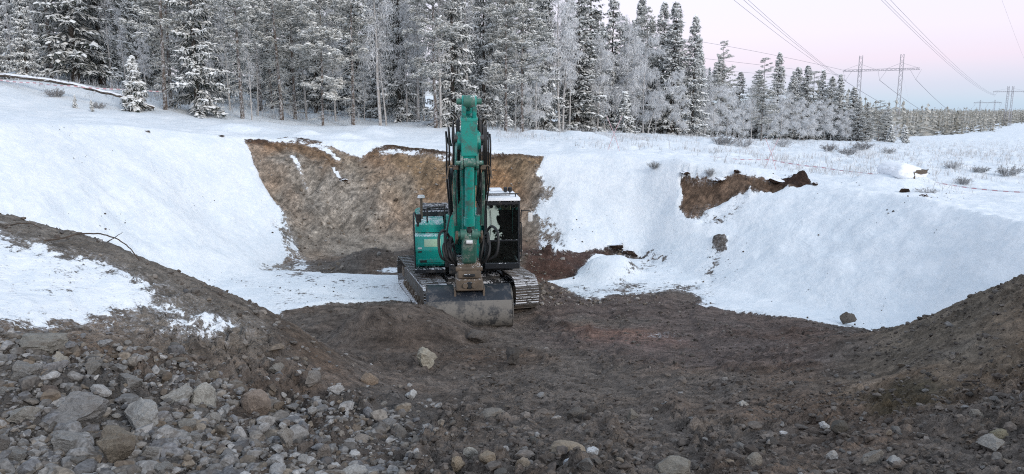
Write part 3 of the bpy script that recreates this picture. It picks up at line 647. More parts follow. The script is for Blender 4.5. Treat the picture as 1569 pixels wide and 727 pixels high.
BOULDERS = [
    (-4.799, 7.131, 0.59, 0.236, (0.17, 0.16, 0.135), 0.1, 0.1, 0.2, 0.15, 0.1, 'large flat slab stone lying on the edge of the left snow patch'),
    (-4.394, 6.916, 0.23, 0.166, (0.24, 0.215, 0.165), 0.2, 0.4, 0.28, 0, 0, 'yellowish grey stone below the large flat slab'),
    (-4.556, 6.6, 0.293, 0.208, (0.155, 0.15, 0.14), 0.1, 0.9, 0.25, 0.3, 0, 'dark grey angular stone left of the yellowish stone, under the slab'),
    (-4.155, 6.343, 0.189, 0.153, (0.11, 0.085, 0.07), 0.4, 0.2, 0.28, 0, 0, 'dark brown stone right above the broad grey boulder'),
    (-4.469, 6.226, 0.208, 0.162, (0.155, 0.15, 0.14), 0.2, 0.2, 0.28, 0, 0, 'grey stone cut by the left picture edge'),
    (-3.767, 6.082, 0.5, 0.262, (0.165, 0.16, 0.155), 0.35, 0.3, 0.2, 0.25, 0.1, 'broad grey boulder with a flat top in the left rock pile'),
    (-3.593, 5.68, 0.417, 0.235, (0.17, 0.17, 0.165), 0.2, 0.6, 0.25, 0.4, 0, 'grey boulder with a white frosted edge left of the brown upright boulder'),
    (-3.181, 5.56, 0.346, 0.325, (0.15, 0.122, 0.085), 0.45, 0.5, 0.2, 0, 0.15, 'brown upright boulder at the front of the left rock pile'),
    (-3.312, 6.225, 0.513, 0.268, (0.225, 0.22, 0.205), 0.15, 2.2, 0.22, 0.2, -0.1, 'pale grey jagged boulder right of the broad grey boulder'),
    (-3.364, 7.061, 0.354, 0.263, (0.22, 0.215, 0.195), 0.15, 1.2, 0.2, 0.5, 0, 'pale grey flat faced boulder left of the rounded pale one'),
    (-3.147, 7.189, 0.281, 0.254, (0.27, 0.26, 0.225), 0.55, 0.3, 0.2, 0, 0, 'rounded pale boulder beside the flat faced boulder'),
    (-2.659, 7.301, 0.34, 0.245, (0.2, 0.145, 0.105), 0.95, -0.35, 0.2, 0, 0, 'smooth reddish brown boulder on the gravel slope'),
    (-3.72, 6.908, 0.308, 0.141, (0.155, 0.15, 0.14), 0.1, 0.2, 0.2, 0, 0, 'low grey slab above the pale jagged boulder'),
    (-4.127, 5.93, 0.288, 0.2, (0.2, 0.19, 0.165), 0, 0.1, 0.2, 0.2, 0.1, 'layered light slab at the left picture edge'),
    (-2.988, 6.373, 0.239, 0.167, (0.16, 0.15, 0.13), 0.2, 0.2, 0.28, 0, 0, 'grey brown stone right of the pale jagged boulder'),
    (-2.828, 6.136, 0.219, 0.115, (0.14, 0.135, 0.125), 0.6, 0.1, 0.28, 0, 0, 'flat oval stone below the grey brown stone'),
    (-2.095, 6.469, 0.195, 0.182, (0.21, 0.19, 0.165), 0.1, 0.4, 0.2, 0, 0, 'pointed pale stone standing in the blue grey gravel'),
    (-1.514, 12.2, 0.54, 0.383, (0.27, 0.235, 0.165), 0, 0.3, 0.25, 0, 0, 'pale yellowish jagged stone at the foot of the dark earth heap'),
    (0.006, 12.93, 0.429, 0.358, (0.06, 0.05, 0.042), 0, 0.4, 0.2, 0, 0.3, 'dark angular stone right of the earth heap'),
    (-0.709, 15.02, 0.496, 0.331, (0.095, 0.08, 0.068), 0.5, 0.6, 0.28, 0, 0, 'brown stone lying beside the bucket'),
    (-1.985, 9.814, 0.254, 0.182, (0.22, 0.15, 0.09), 0.9, 0.2, 0.2, 0, 0, 'small ochre round stone at the toe of the left bank'),
    (-2.06, 8.242, 0.215, 0.169, (0.31, 0.31, 0.31), 0.1, 0.2, 0.2, 0, 0, 'pale wedge shaped stone on the grey gravel'),
    (-1.402, 9.778, 0.236, 0.145, (0.34, 0.34, 0.33), 0, -0.5, 0.25, 0, 0.3, 'pale flat shard left of the track marks'),
    (-0.26, 8.571, 0.368, 0.192, (0.155, 0.135, 0.11), 0.8, 0.5, 0.3, 0, 0, 'rounded grey brown stone in the middle of the ramp'),
    (0.507, 6.437, 0.364, 0.158, (0.235, 0.18, 0.115), 1, -0.15, 0.18, 0, 0, 'long smooth yellow brown stone at the bottom centre'),
    (1.479, 6.324, 0.346, 0.155, (0.185, 0.165, 0.13), 0.95, -0.05, 0.2, 0, 0, 'long grey brown stone at the bottom, right of the yellow one'),
    (0.807, 8.512, 0.27, 0.159, (0.1, 0.085, 0.07), 0.7, 0.1, 0.35, 0, 0, 'dark oval stone half sunk in the ramp'),
    (1.556, 8.991, 0.235, 0.168, (0.15, 0.13, 0.1), 0.2, 0.1, 0.3, 0, 0, 'square brown stone half sunk in the ramp'),
    (-0.402, 6.62, 0.15, 0.125, (0.33, 0.3, 0.24), 0.7, 0.1, 0.2, 0, 0, 'small cream coloured stone above the ochre pair at the bottom'),
    (-0.471, 6.038, 0.148, 0.125, (0.25, 0.19, 0.115), 0.4, 0.1, 0.2, 0, 0, 'ochre stone at the bottom edge, left of the cream one'),
    (-0.209, 6.054, 0.16, 0.103, (0.22, 0.165, 0.1), 0.9, 0.3, 0.2, 0, 0, 'flat ochre stone at the bottom edge, right of the cream one'),
    (0.092, 5.916, 0.134, 0.123, (0.22, 0.175, 0.12), 0.5, 0.3, 0.2, 0, 0, 'tan stone at the bottom edge near the centre'),
    (0.747, 6.413, 0.121, 0.0726, (0.4, 0.43, 0.46), 0.6, 0.3, 0.2, 0, 0, 'small bluish white stone right of the long yellow one'),
    (0.503, 6.079, 0.115, 0.0689, (0.36, 0.4, 0.44), 0.6, 0.1, 0.2, 0, 0, 'small bluish white stone under the long yellow one'),
    (2.212, 6.318, 0.155, 0.119, (0.21, 0.18, 0.14), 0.9, 0.1, 0.2, 0, 0, 'round tan stone at the bottom, right of the long grey brown one'),
    (7.938, 16.93, 0.433, 0.325, (0.125, 0.1, 0.075), 0.35, 0.4, 0.12, 0, 0, 'lone brown boulder standing on the snow at the pit edge'),
    (4.366, 6.327, 0.298, 0.131, (0.21, 0.195, 0.17), 0.2, 0.2, 0.22, 0, 0, 'flat grey stone in the lower right corner'),
    (4.637, 6.633, 0.174, 0.112, (0.18, 0.155, 0.085), 0.9, 0.1, 0.25, 0, 0, 'ochre green rounded stone above the flat grey one'),
    (4.742, 7.155, 0.174, 0.0936, (0.19, 0.165, 0.13), 0.6, 0.1, 0.25, 0, 0, 'small tan stone on the right bank foot'),
    (3.261, 6.263, 0.248, 0.166, (0.17, 0.15, 0.125), 0.3, 0.4, 0.25, 0, 0, 'brown grey blocky stone at the bottom right'),
    (3.386, 6.142, 0.186, 0.139, (0.24, 0.235, 0.225), 0, 0.4, 0.25, 0, 0.4, 'pale angular stone beside the blocky one at bottom right'),
    (3.024, 7.769, 0.146, 0.0728, (0.46, 0.46, 0.48), 0, 0.2, 0.2, 0, 0, 'small white chip of stone on the ramp'),
    (3.146, 9.587, 0.178, 0.107, (0.33, 0.31, 0.27), 0.2, 0.2, 0.2, 0, 0, 'small cream chip of stone below the dark hollow'),
    (3.018, 6.512, 0.135, 0.086, (0.32, 0.3, 0.27), 0.3, 0.2, 0.2, 0, 0, 'pale stone in the small pile at the right bank toe'),
    (3.447, 7.71, 0.144, 0.0866, (0.34, 0.34, 0.34), 0.1, 0.2, 0.2, 0, 0, 'small pale stone at the top of the little pile by the right bank'),
    (3.488, 7.453, 0.209, 0.168, (0.075, 0.065, 0.05), 0.5, 0.2, 0.2, 0, 0, 'dark stone leaning at the foot of the right bank'),
    (-1.35, 5.834, 0.254, 0.11, (0.27, 0.26, 0.24), 0.5, 0.1, 0.25, 0, 0, 'pale oval stone at the bottom edge left of the centre'),
    (-1.848, 5.807, 0.143, 0.0879, (0.2, 0.18, 0.16), 0.6, 0.1, 0.25, 0, 0, 'grey tan stone at the bottom edge under the pointed stone'),
    (-2.73, 5.395, 0.153, 0.0919, (0.155, 0.15, 0.14), 0.4, 0.1, 0.25, 0, 0, 'grey stone at the bottom edge below the flat oval stone'),
    (-3.867, 5.435, 0.205, 0.154, (0.155, 0.15, 0.14), 0.1, 0.6, 0.25, 0.2, 0.1, 'grey angular stone at the lower left corner'),
    (-2.928, 5.682, 0.236, 0.161, (0.17, 0.16, 0.145), 0.1, 0.5, 0.25, 0.1, 0.3, 'split grey stone right of the brown upright boulder'),
    (-2.866, 6.747, 0.189, 0.151, (0.2, 0.19, 0.17), 0.2, 0.5, 0.25, 0, 0, 'small grey block below the rounded pale boulder'),
    (-3.11, 7.865, 0.292, 0.16, (0.15, 0.135, 0.115), 0.1, 0.2, 0.25, 0.2, 0.1, 'brownish slab above the smooth reddish boulder'),
    (-4.106, 6.979, 0.258, 0.168, (0.14, 0.13, 0.115), 0.1, 0.9, 0.25, 0.1, 0.2, 'dark grey block right of the yellowish stone'),
    (-4.033, 7.378, 0.204, 0.136, (0.19, 0.18, 0.165), 0.1, 0.4, 0.25, 0, 0, 'light grey block on the slope right of the dark grey block'),
    (-2.365, 8.476, 0.268, 0.189, (0.16, 0.14, 0.12), 0.1, 0.8, 0.28, 0, 0, 'grey brown block right of the smooth reddish boulder'),
    (-2.254, 7.488, 0.196, 0.168, (0.18, 0.165, 0.145), 0.1, 0.3, 0.25, 0, 0, 'grey block above the pointed pale stone'),
    (-2.406, 5.896, 0.2, 0.122, (0.15, 0.145, 0.14), 0.1, 0.3, 0.25, 0.1, 0.2, 'dark slab at the bottom left of the gravel'),
    (-1.704, 6.315, 0.202, 0.143, (0.17, 0.14, 0.115), 0.1, 0.3, 0.28, 0, 0, 'brown rough block at the bottom below the gravel'),
    (-1.37, 7.778, 0.218, 0.131, (0.15, 0.145, 0.14), 0.1, 0.3, 0.3, 0, 0, 'grey slab at the edge of the gravel beside the track marks'),
    (-2.926, 8.81, 0.244, 0.163, (0.18, 0.165, 0.14), 0.2, 0.3, 0.28, 0, 0, 'tan block high on the toe of the left bank'),
    (-3.817, 7.651, 0.184, 0.127, (0.16, 0.15, 0.135), 0.2, 0.3, 0.28, 0, 0, 'small grey block above the flat faced boulder'),
    (-3.991, 5.455, 0.175, 0.134, (0.12, 0.11, 0.1), 0.2, 0.3, 0.28, 0, 0, 'dark stone in the lower left corner edge'),
]
WIRES = [
    ((98, 222.1, 14.1), (28.83, 100, 19.44), (-33.43, -9.89, 28.04), 0.03, 'left cable of the bundle rising left from the large pylon', 'left cable bundle'),
    ((98.25, 222.1, 14.1), (30.1, 100, 19.44), (-31.23, -9.89, 28.03), 0.03, 'middle cable of the bundle rising left from the large pylon', 'left cable bundle'),
    ((98.5, 222.1, 14.1), (30.7, 100, 19.44), (-30.33, -9.89, 28.02), 0.03, 'right cable of the bundle rising left from the large pylon', 'left cable bundle'),
    ((290.5, 455, 15.31), (57.62, 120, 22.33), (-35.54, -14, 30.04), 0.036, 'left cable of the bundle crossing the sky right of the large pylon', 'right cable bundle'),
    ((291.7, 455, 15.31), (58.13, 120, 22.33), (-35.3, -14, 30.04), 0.036, 'middle cable of the bundle crossing the sky right of the large pylon', 'right cable bundle'),
    ((292.5, 455, 15.31), (59.05, 120, 22.33), (-34.34, -14, 30.04), 0.036, 'right cable of the bundle crossing the sky right of the large pylon', 'right cable bundle'),
    ((321.9, 455, 13.76), (76.47, 120, 22.33), (-21.69, -14, 30.75), 0.012, 'single faint cable in the upper right corner of the sky', 'right cable bundle'),
    ((98, 222.1, 17), (44.84, 190, 22.73), (-10.79, 150, 24.21), 0.036, 'upper cable running left from the large pylon behind the spruces', 'cables passing behind the spruces'),
    ((98, 222.1, 15.55), (45.01, 190, 18.61), (-10.85, 150, 19.87), 0.036, 'middle cable running left from the large pylon behind the spruces', 'cables passing behind the spruces'),
    ((98, 222.1, 14.1), (45.12, 190, 15.9), (-10.89, 150, 16.75), 0.036, 'lower cable running left from the large pylon behind the spruces', 'cables passing behind the spruces'),
]
TAPE_RIGHT = [(0.678, 50, 3.512), (3.367, 45, 3.505), (5.044, 37, 3.385), (6.635, 33.5, 3.187), (8.459, 31.5, 3.13), (10.44, 30, 3.114), (11.94, 28.5, 2.908), (13.71, 27, 2.756), (14.2, 24.5, 2.682), (15.29, 22, 2.645), (17.06, 21, 2.565)]
TAPE_LEFT = [(-25.52, 35, 6.624), (-23.52, 34.7, 6.464), (-21.91, 34.5, 6.338), (-20.02, 34.3, 6.185), (-18.48, 36.9, 6.118), (-17.54, 38.3, 6.031)]
LOG = [(-26.85, 38.2, 6.934), (-25.34, 37.9, 6.823), (-23.86, 37.5, 6.677), (-22.65, 37.2, 6.538), (-21.31, 36.8, 6.334), (-20.06, 36.5, 6.044), (-18.87, 36.3, 5.791), (-18.2, 36.8, 5.488), (-17.74, 37.2, 5.239)]
BRANCH_A = [(-6.757, 9.7, 3.228), (-6.426, 9.9, 3.273), (-6.174, 10, 3.292), (-6.062, 10.2, 3.331), (-5.799, 10.3, 3.315), (-5.584, 10.35, 3.222), (-5.455, 10.4, 3.081), (-5.34, 10.4, 2.9)]
BRANCH_B = [(-7.569, 10.4, 3.355), (-7.287, 10.4, 3.383), (-7.001, 10.4, 3.449), (-6.882, 10.5, 3.425), (-6.661, 10.5, 3.301)]
BRANCH_C = [(-5.718, 10.3, 3.193), (-5.591, 10.3, 3.268), (-5.493, 10.3, 3.334)]
STAKES = [(4.041, 29.58, 1.35, 0.2, 'crossed thin stakes left of the two holding the tape'), (10.01, 28.69, 1.15, 0.2, 'crossed thin stakes above the brown bank, right of the two')]
ROOTS = [([(5.635, 8.75, 1.72), (5.553, 8.37, 1.851), (5.472, 8.069, 1.853)], 'pale bent root on the right bank'), ([(5.747, 8.678, 1.773), (5.986, 8.984, 1.848), (6.004, 8.789, 1.833)], 'short twig sticking out of the right bank'), ([(4.969, 7.141, 1.967), (5.249, 7.264, 2.06), (5.44, 7.256, 2.046)], 'thin roots at the right edge below the frosted patch')]
BLOCK = (13.21, 24.84, 1.95)
CLODS = [(6.08, 25.97, 0.6, 0.22, 'dark turf clod overhanging the left tip of the brown bank'), (7.189, 25.39, 0.7, 0.2, 'brown turf clod on the crest of the brown bank, left one'), (7.723, 25.32, 0.5, 0.2, 'dark turf clod standing on the middle crest of the brown bank'), (8.887, 24.8, 0.8, 0.25, 'large dark turf clod on the crest of the brown bank'), (9.734, 25.59, 0.7, 0.32, 'blackish turf clod at the right end of the brown bank'), (9.832, 24.02, 0.3, 0.2, 'small round turf clod at the very right tip of the brown bank'), (11.89, 22.34, 0.45, 0.2, 'dark tussock below the snow capped boulder, left one'), (11.83, 21.14, 0.35, 0.16, 'dark tussock below the snow capped boulder, right one'), (3.676, 25.53, 0.9, 0.28, 'dark earth lump hanging over the hollow beside the snow heap'), (4.174, 25.32, 0.7, 0.22, 'dark earth lump right of the hollow beside the snow heap'), (-6.583, 28.7, 0.45, 0.2, 'dark lump stuck in the brown scarp below a snow streak'), (-7.949, 55.43, 0.5, 0.2, 'dark stump lying in the snow before the tall white birch'), (-11.15, 28.66, 0.3, 0.1, 'dark bit of turf at the rim of the left snow slope'), (-12.78, 26.22, 0.3, 0.12, 'small dark tuft alone on the left snow slope')]
SNOW_LUMPS = []
SHRUBS = [(2, 19.09, 28.42, 0.7, 1.5, 'dark green shrub by the right picture edge'), (2, 18.32, 29.01, 0.5, 1.4, 'dark low shrub left of the one at the picture edge'), (1, 17.6, 29.54, 0.6, 1.3, 'pale small shrub right of the snow capped boulder'), (0, 19.5, 43.04, 0.9, 1.4, 'greyish shrub left of the snow capped boulder'), (0, 19.34, 45.34, 0.8, 1.3, 'greyish shrub on the clearing below the spruces'), (0, 12.47, 43.68, 1.1, 1.4, 'frosted shrub below the round frosted birch'), (1, 13.59, 43.57, 1, 1.3, 'frosted shrub left of the layered pine'), (0, 21.32, 45.34, 0.9, 1.4, 'shrub on the clearing under the bushy dark pine'), (0, 15.85, 25.95, 0.5, 1.2, 'small brown shrub under the tape at right'), (2, 5.151, 26.86, 0.5, 1, 'tiny dark seedling above the white pit face'), (0, 6.854, 25.58, 0.5, 0.8, 'tiny upright seedling at the crest by the brown bank'), (2, 22.77, 45.03, 0.6, 1.6, 'dark low shrub behind the snow capped boulder'), (0, -19.93, 36.12, 0.6, 1.2, 'twiggy bush between the log and the small bushy spruce'), (0, -22.53, 37.12, 0.8, 1.2, 'twiggy dark bush under the left end of the log'), (1, 18.29, 50.18, 1, 1.4, 'frosted shrub below the middle pointed spruce'), (1, 12.59, 22.34, 0.4, 1.6, 'frosted tuft right below the snow capped boulder')]


# ---------------------------------------------------------------- stones
def rock_mesh(name, seed, subdiv=3, planes=14, rough=0.05, smooth_shade=False, roundness=0.0):
    """a stone of unit half-size: a ball cut by planes, then weathered"""
    rng = np.random.default_rng(seed)
    bm = bmesh.new(); bmesh.ops.create_icosphere(bm, subdivisions=subdiv, radius=1.0)
    V = np.array([v.co[:] for v in bm.verts])
    for _ in range(planes):
        n = unit(rng.normal(0, 1, 3)); d = rng.uniform(0.36 + 0.40 * roundness, 0.76 + 0.14 * roundness)
        h = V @ n - d
        V = V - np.outer(np.clip(h, 0, None), n)
    for o, a in ((0.9, 0.16), (2.3, 0.09), (5.0, 0.07), (11.0, rough)):
        q = vnoise(V[:, 0] * o + seed, V[:, 1] * o + V[:, 2] * o * 0.7, seed) + vnoise(V[:, 2] * o - seed, V[:, 0] * o * 0.6 + V[:, 1] * o, seed + 3)
        V = V * (1 + a * (1 - 0.5 * roundness) * q)[:, None]
    for v, c in zip(bm.verts, V): v.co = c
    me = bpy.data.meshes.new(name); bm.to_mesh(me); bm.free()
    if smooth_shade:
        me.polygons.foreach_set('use_smooth', [True] * len(me.polygons))
    return me


def mat_stone():
    t = NT('stone', 0.88, 0.3)
    oi = t.n.new('ShaderNodeObjectInfo'); p = t.obj()
    n1 = t.noise(1.6, 5, 0.6, p); n2 = t.noise(7, 5, 0.7, p); n3 = t.noise(22, 5, 0.7, p)
    c = t.mix(1.0, oi.outputs['Color'], t.math('ADD', t.lin(n2, 0.28, 0.72, 0.62, 1.35), t.lin(n3, 0.3, 0.7, -0.2, 0.2)), 'MULTIPLY')
    c = t.mix(t.math('MULTIPLY', t.step(t.math('ADD', n1, t.math('MULTIPLY', n2, 0.4)), 0.72, 0.86), 0.5), c, (0.105, 0.088, 0.075))      # clinging soil
    c = t.mix(t.math('MULTIPLY', t.step(n3, 0.66, 0.74), 0.5), c, (0.42, 0.41, 0.40))
    return t.done(c, None, t.bump(t.math('ADD', n2, t.math('MULTIPLY', n3, 0.5)), 0.55, 0.05))


M_STONE = mat_stone()


def put_stone(name, me, x, y, w, d, h, rz, col, sink=0.3, tilt=(0, 0), parent=None, mat=None):
    o = link(name, me, mat or M_STONE, parent)
    o.location = (x, y, gz(x, y) + h * (1 - 2 * sink) * 0.5)
    o.scale = (w / 2, d / 2, h / 2)
    o.rotation_euler = (tilt[0], tilt[1], rz)
    g_ = sum(col) / 3; o.color = (*[min(0.6, (v * 0.62 + g_ * 0.38) * 1.28) for v in col], 1)
    return o


for i, (x, y, w, h, col, round_, rz, sink, tx, ty, label) in enumerate(BOULDERS):
    me = rock_mesh('boulder', 900 + i, 4, 16 if round_ < 0.5 else 9, 0.05 if round_ < .5 else 0.03, False, round_)
    tag(put_stone('boulder' if w > 0.24 else 'stone', me, x, y, w, w * random.uniform(0.65, 0.9), h * 1.25, rz, col, sink, (tx, ty)), label, 'boulder' if w > 0.24 else 'stone')

STONE_SHAPES = [rock_mesh('stone', 500 + i, 2, 12, 0.04, False, 0.2 + 0.5 * (i % 2)) for i in range(12)]
_rs = random.Random(21)
PALETTE = [(0.19, 0.18, 0.165), (0.25, 0.235, 0.215), (0.14, 0.13, 0.115), (0.30, 0.29, 0.28), (0.19, 0.165, 0.137), (0.12, 0.104, 0.09), (0.33, 0.32, 0.305), (0.17, 0.173, 0.183), (0.21, 0.172, 0.135)]
_taken = [(b[0], b[1], b[2] * 0.5) for b in BOULDERS]
_n = 0
_cand = []
while len(_cand) < 2600:
    y = _rs.uniform(5.0, 12.5); u = _rs.uniform(-0.78, 0.78); x = u * (y + 0.6)
    left = u < -0.1 + 0.02 * (y - 5)
    dens = 1.0 if (u < -0.25 and y < 8.2) else 0.55 if u < -0.1 else 0.35 if (u > 0.22 and y < 8.2) else 0.28
    if y > 8.2: dens *= 0.3
    if _rs.random() > dens: continue
    _cand.append((x, y, u))
_sn = snow_cover(np.array([c[0] for c in _cand]), np.array([c[1] for c in _cand]))
for (x, y, u), s in zip(_cand, _sn):
    if s > -0.25: continue
    w = 0.055 * (1 + _rs.paretovariate(2.4) * 0.75) * (1.0 if u < -0.2 else 0.82)
    w = min(w, 0.26)
    if w * 1133 / y < 11.5: continue
    if any((x - a) ** 2 + (y - b) ** 2 < (r + w * 0.5) ** 2 for a, b, r in _taken): continue
    _taken.append((x, y, w * 0.5))
    c = _rs.choice(PALETTE if u < -0.1 else PALETTE + PALETTE[4:6] * 3); k = _rs.uniform(0.8, 1.25)
    if u > -0.12: k *= 0.55
    o = put_stone('stone', STONE_SHAPES[_rs.randrange(12)], x, y, w, w * _rs.uniform(0.6, 1.0), w * _rs.uniform(0.45, 0.8), _rs.uniform(0, 6.28), tuple(v * k for v in c), _rs.uniform(0.22, 0.5),
                  (_rs.uniform(-0.4, 0.4), _rs.uniform(-0.4, 0.4)), ground)
    _n += 1
    if _n >= 300: break


# loose gravel and clods too many to count
def gravel(name, count, seed, place, smin, smax, power, palette, flat=0.7, sink=0.25, sub=1):
    rng = np.random.default_rng(seed)
    bm = bmesh.new(); bmesh.ops.create_icosphere(bm, subdivisions=sub, radius=1.0)
    IV = np.array([v.co[:] for v in bm.verts]); IF = np.array([[v.index for v in f.verts] for f in bm.faces]); bm.free()
    X, Y, S = place(rng, count, smin, smax, power)
    n = len(X); Z = ground_z(X, Y); k = len(IV)
    V = np.broadcast_to(IV, (n, k, 3)) * (rng.uniform(0.72, 1.28, (n, k, 1)) if sub == 1 else rng.uniform(0.94, 1.06, (n, k, 1)))
    if sub > 1:
        for _ in range(7):
            pn = unit(rng.normal(0, 1, (n, 3))); pd = rng.uniform(0.34, 0.78, n)
            hh = np.clip(np.einsum('nkc,nc->nk', V, pn) - pd[:, None], 0, None); V = V - hh[..., None] * pn[:, None]
    V = V * np.stack([rng.uniform(0.7, 1.3, n), rng.uniform(0.6, 1.0, n), flat * rng.uniform(0.6, 1.1, n)], 1)[:, None]
    a = rng.random(n) * 6.283; b = rng.normal(0, 0.4, n); ca, sa, cb, sb = np.cos(a), np.sin(a), np.cos(b), np.sin(b)
    x, y, z = V[..., 0], V[..., 1], V[..., 2]
    y, z = y * cb[:, None] - z * sb[:, None], y * sb[:, None] + z * cb[:, None]
    x, y = x * ca[:, None] - y * sa[:, None], x * sa[:, None] + y * ca[:, None]
    V = np.stack([x, y, z], -1) * S[:, None, None]
    V[..., 0] += X[:, None]; V[..., 1] += Y[:, None]; V[..., 2] += (Z + S * flat * (1 - 2 * sink))[:, None]
    F = (IF[None] + (np.arange(n) * k)[:, None, None]).reshape(-1, 3)
    me = np_mesh(name, V.reshape(-1, 3), F)
    pal = np.array(palette); c = pal[rng.integers(0, len(pal), n)] * rng.uniform(0.65, 1.3, n)[:, None]
    attr_c(me, 'tint', np.repeat(c, k, 0))
    return me


def spread(rng, count, smin, smax, power, ymin, ymax, umin, umax, dens, snow_max=-0.1):
    X, Y = np.zeros(0), np.zeros(0)
    while len(X) < count:
        y = np.exp(rng.uniform(math.log(ymin), math.log(ymax), count * 2)); u = rng.uniform(umin, umax, count * 2); x = u * (y + 0.6)
        k = rng.random(count * 2) < dens(x, y, u)
        x, y = x[k], y[k]; k = snow_cover(x, y) < snow_max
        X = np.concatenate([X, x[k]]); Y = np.concatenate([Y, y[k]])
    X, Y = X[:count], Y[:count]
    S = smin * (1 - rng.random(count) * (1 - (smin / smax) ** power)) ** (-1 / power)
    return X, Y, S


def mat_gravel():
    t = NT('gravel', 0.9, 0.25); p = t.pos()
    n = t.noise(30, 4, 0.7, p)
    cake = t.math('MULTIPLY', t.step(t.noise(11, 4, 0.65, p), 0.5, 0.66), 0.6)
    return t.done(t.mix(cake, t.mix(1.0, t.attr('tint', 'Color'), t.lin(n, 0.28, 0.72, 0.45, 1.5), 'MULTIPLY'), (0.105, 0.09, 0.078)), None, t.bump(n, 0.5, 0.01))


M_GRAVEL = mat_gravel()
GREYS = [(0.19, 0.185, 0.18), (0.22, 0.215, 0.21), (0.15, 0.15, 0.155), (0.26, 0.255, 0.25), (0.19, 0.172, 0.152), (0.12, 0.112, 0.104)]
BROWNS = [(0.105, 0.09, 0.08), (0.088, 0.075, 0.066), (0.125, 0.11, 0.098), (0.075, 0.063, 0.055), (0.145, 0.13, 0.118), (0.12, 0.102, 0.088)]
d_left = lambda x, y, u: (1 - smooth(-0.26, -0.02, u + 0.10 * fbm(x, y, 0.9, 2, 38))) * (1 - 0.93 * smooth(7.5, 8.5, y + 0.4 * fbm(x, y, 1.0, 2, 37))) * (0.35 + 0.65 * smooth(-0.4, 0.3, fbm(x, y, 1.2, 2, 33)))
tag(link('grey_gravel', gravel('grey_gravel', 9000, 1, lambda r, c, a, b, p: spread(r, c, a, b, p, 4.6, 11.5, -0.82, 0.10, d_left), 0.010, 0.06, 1.35, GREYS), M_GRAVEL), 'loose grey gravel spilling down the left bank', 'gravel', None, 'stuff')
tag(link('broken_stones', gravel('broken_stones', 1900, 9, lambda r, c, a, b, p: spread(r, c, a, b, p, 4.6, 10.5, -0.82, 0.08, d_left), 0.038, 0.14, 1.8, GREYS + [(0.175, 0.15, 0.122), (0.15, 0.122, 0.095)], 0.7, 0.4, 2), M_GRAVEL), 'fist sized broken stones heaped on the left bank', 'stones', None, 'stuff')
d_mid = lambda x, y, u: smooth(-0.2, 0.0, u + 0.1 * fbm(x, y, 0.9, 2, 38)) * np.where(y > 9, 0.3, 1.0) * (0.25 + 0.75 * smooth(-0.2, 0.4, fbm(x, y, 1.1, 2, 39)))
tag(link('ramp_stones', gravel('ramp_stones', 800, 10, lambda r, c, a, b, p: spread(r, c, a, b, p, 4.6, 12, -0.22, 0.82, d_mid), 0.028, 0.10, 1.9, BROWNS + BROWNS + [(0.17, 0.16, 0.15), (0.22, 0.21, 0.20), (0.16, 0.133, 0.105)], 0.65, 0.35, 2), M_GRAVEL), 'fist sized stones bedded in the dark ramp', 'stones', None, 'stuff')
d_all = lambda x, y, u: np.where(u < -0.1, 0.35, 1.0) * (0.25 + 0.75 * smooth(-0.3, 0.4, fbm(x, y, 1.5, 3, 34)))
tag(link('soil_clods', gravel('soil_clods', 16000, 2, lambda r, c, a, b, p: spread(r, c, a, b, p, 4.6, 20.0, -0.82, 0.82, d_all), 0.010, 0.07, 1.6, BROWNS, 0.75, 0.42), M_GRAVEL), 'dark earth clods and pebbles strewn over the ramp', 'soil', None, 'stuff')
d_back = lambda x, y, u: 0.3 + 0.7 * smooth(-0.2, 0.5, fbm(x, y, 1.5, 3, 35))
tag(link('scarp_rubble', gravel('scarp_rubble', 3600, 3, lambda r, c, a, b, p: spread(r, c, a, b, p, 19, 31, -0.42, 0.2, d_back), 0.014, 0.10, 1.9, [(0.2, 0.165, 0.13), (0.16, 0.13, 0.10), (0.32, 0.30, 0.28), (0.25, 0.22, 0.19), (0.11, 0.085, 0.065)], 0.8, 0.4), M_GRAVEL), 'rubble and pebbles on the brown scarp and its foot', 'rubble', None, 'stuff')
d_snow = lambda x, y, u: smooth(0.1, 0.6, fbm(x, y, 1.8, 3, 36)) * np.where((np.abs(u) < 0.3), 1.0, 0.45)
tag(link('clods_on_snow', gravel('clods_on_snow', 1300, 4, lambda r, c, a, b, p: spread(r, c, a, b, p, 12.5, 27, -0.6, 0.6, d_snow, 0.6), 0.007, 0.045, 1.8, [(0.07, 0.055, 0.045), (0.10, 0.08, 0.065)], 0.8, 0.3), M_GRAVEL), 'scattered earth crumbs lying on the pit snow', 'soil', None, 'stuff')


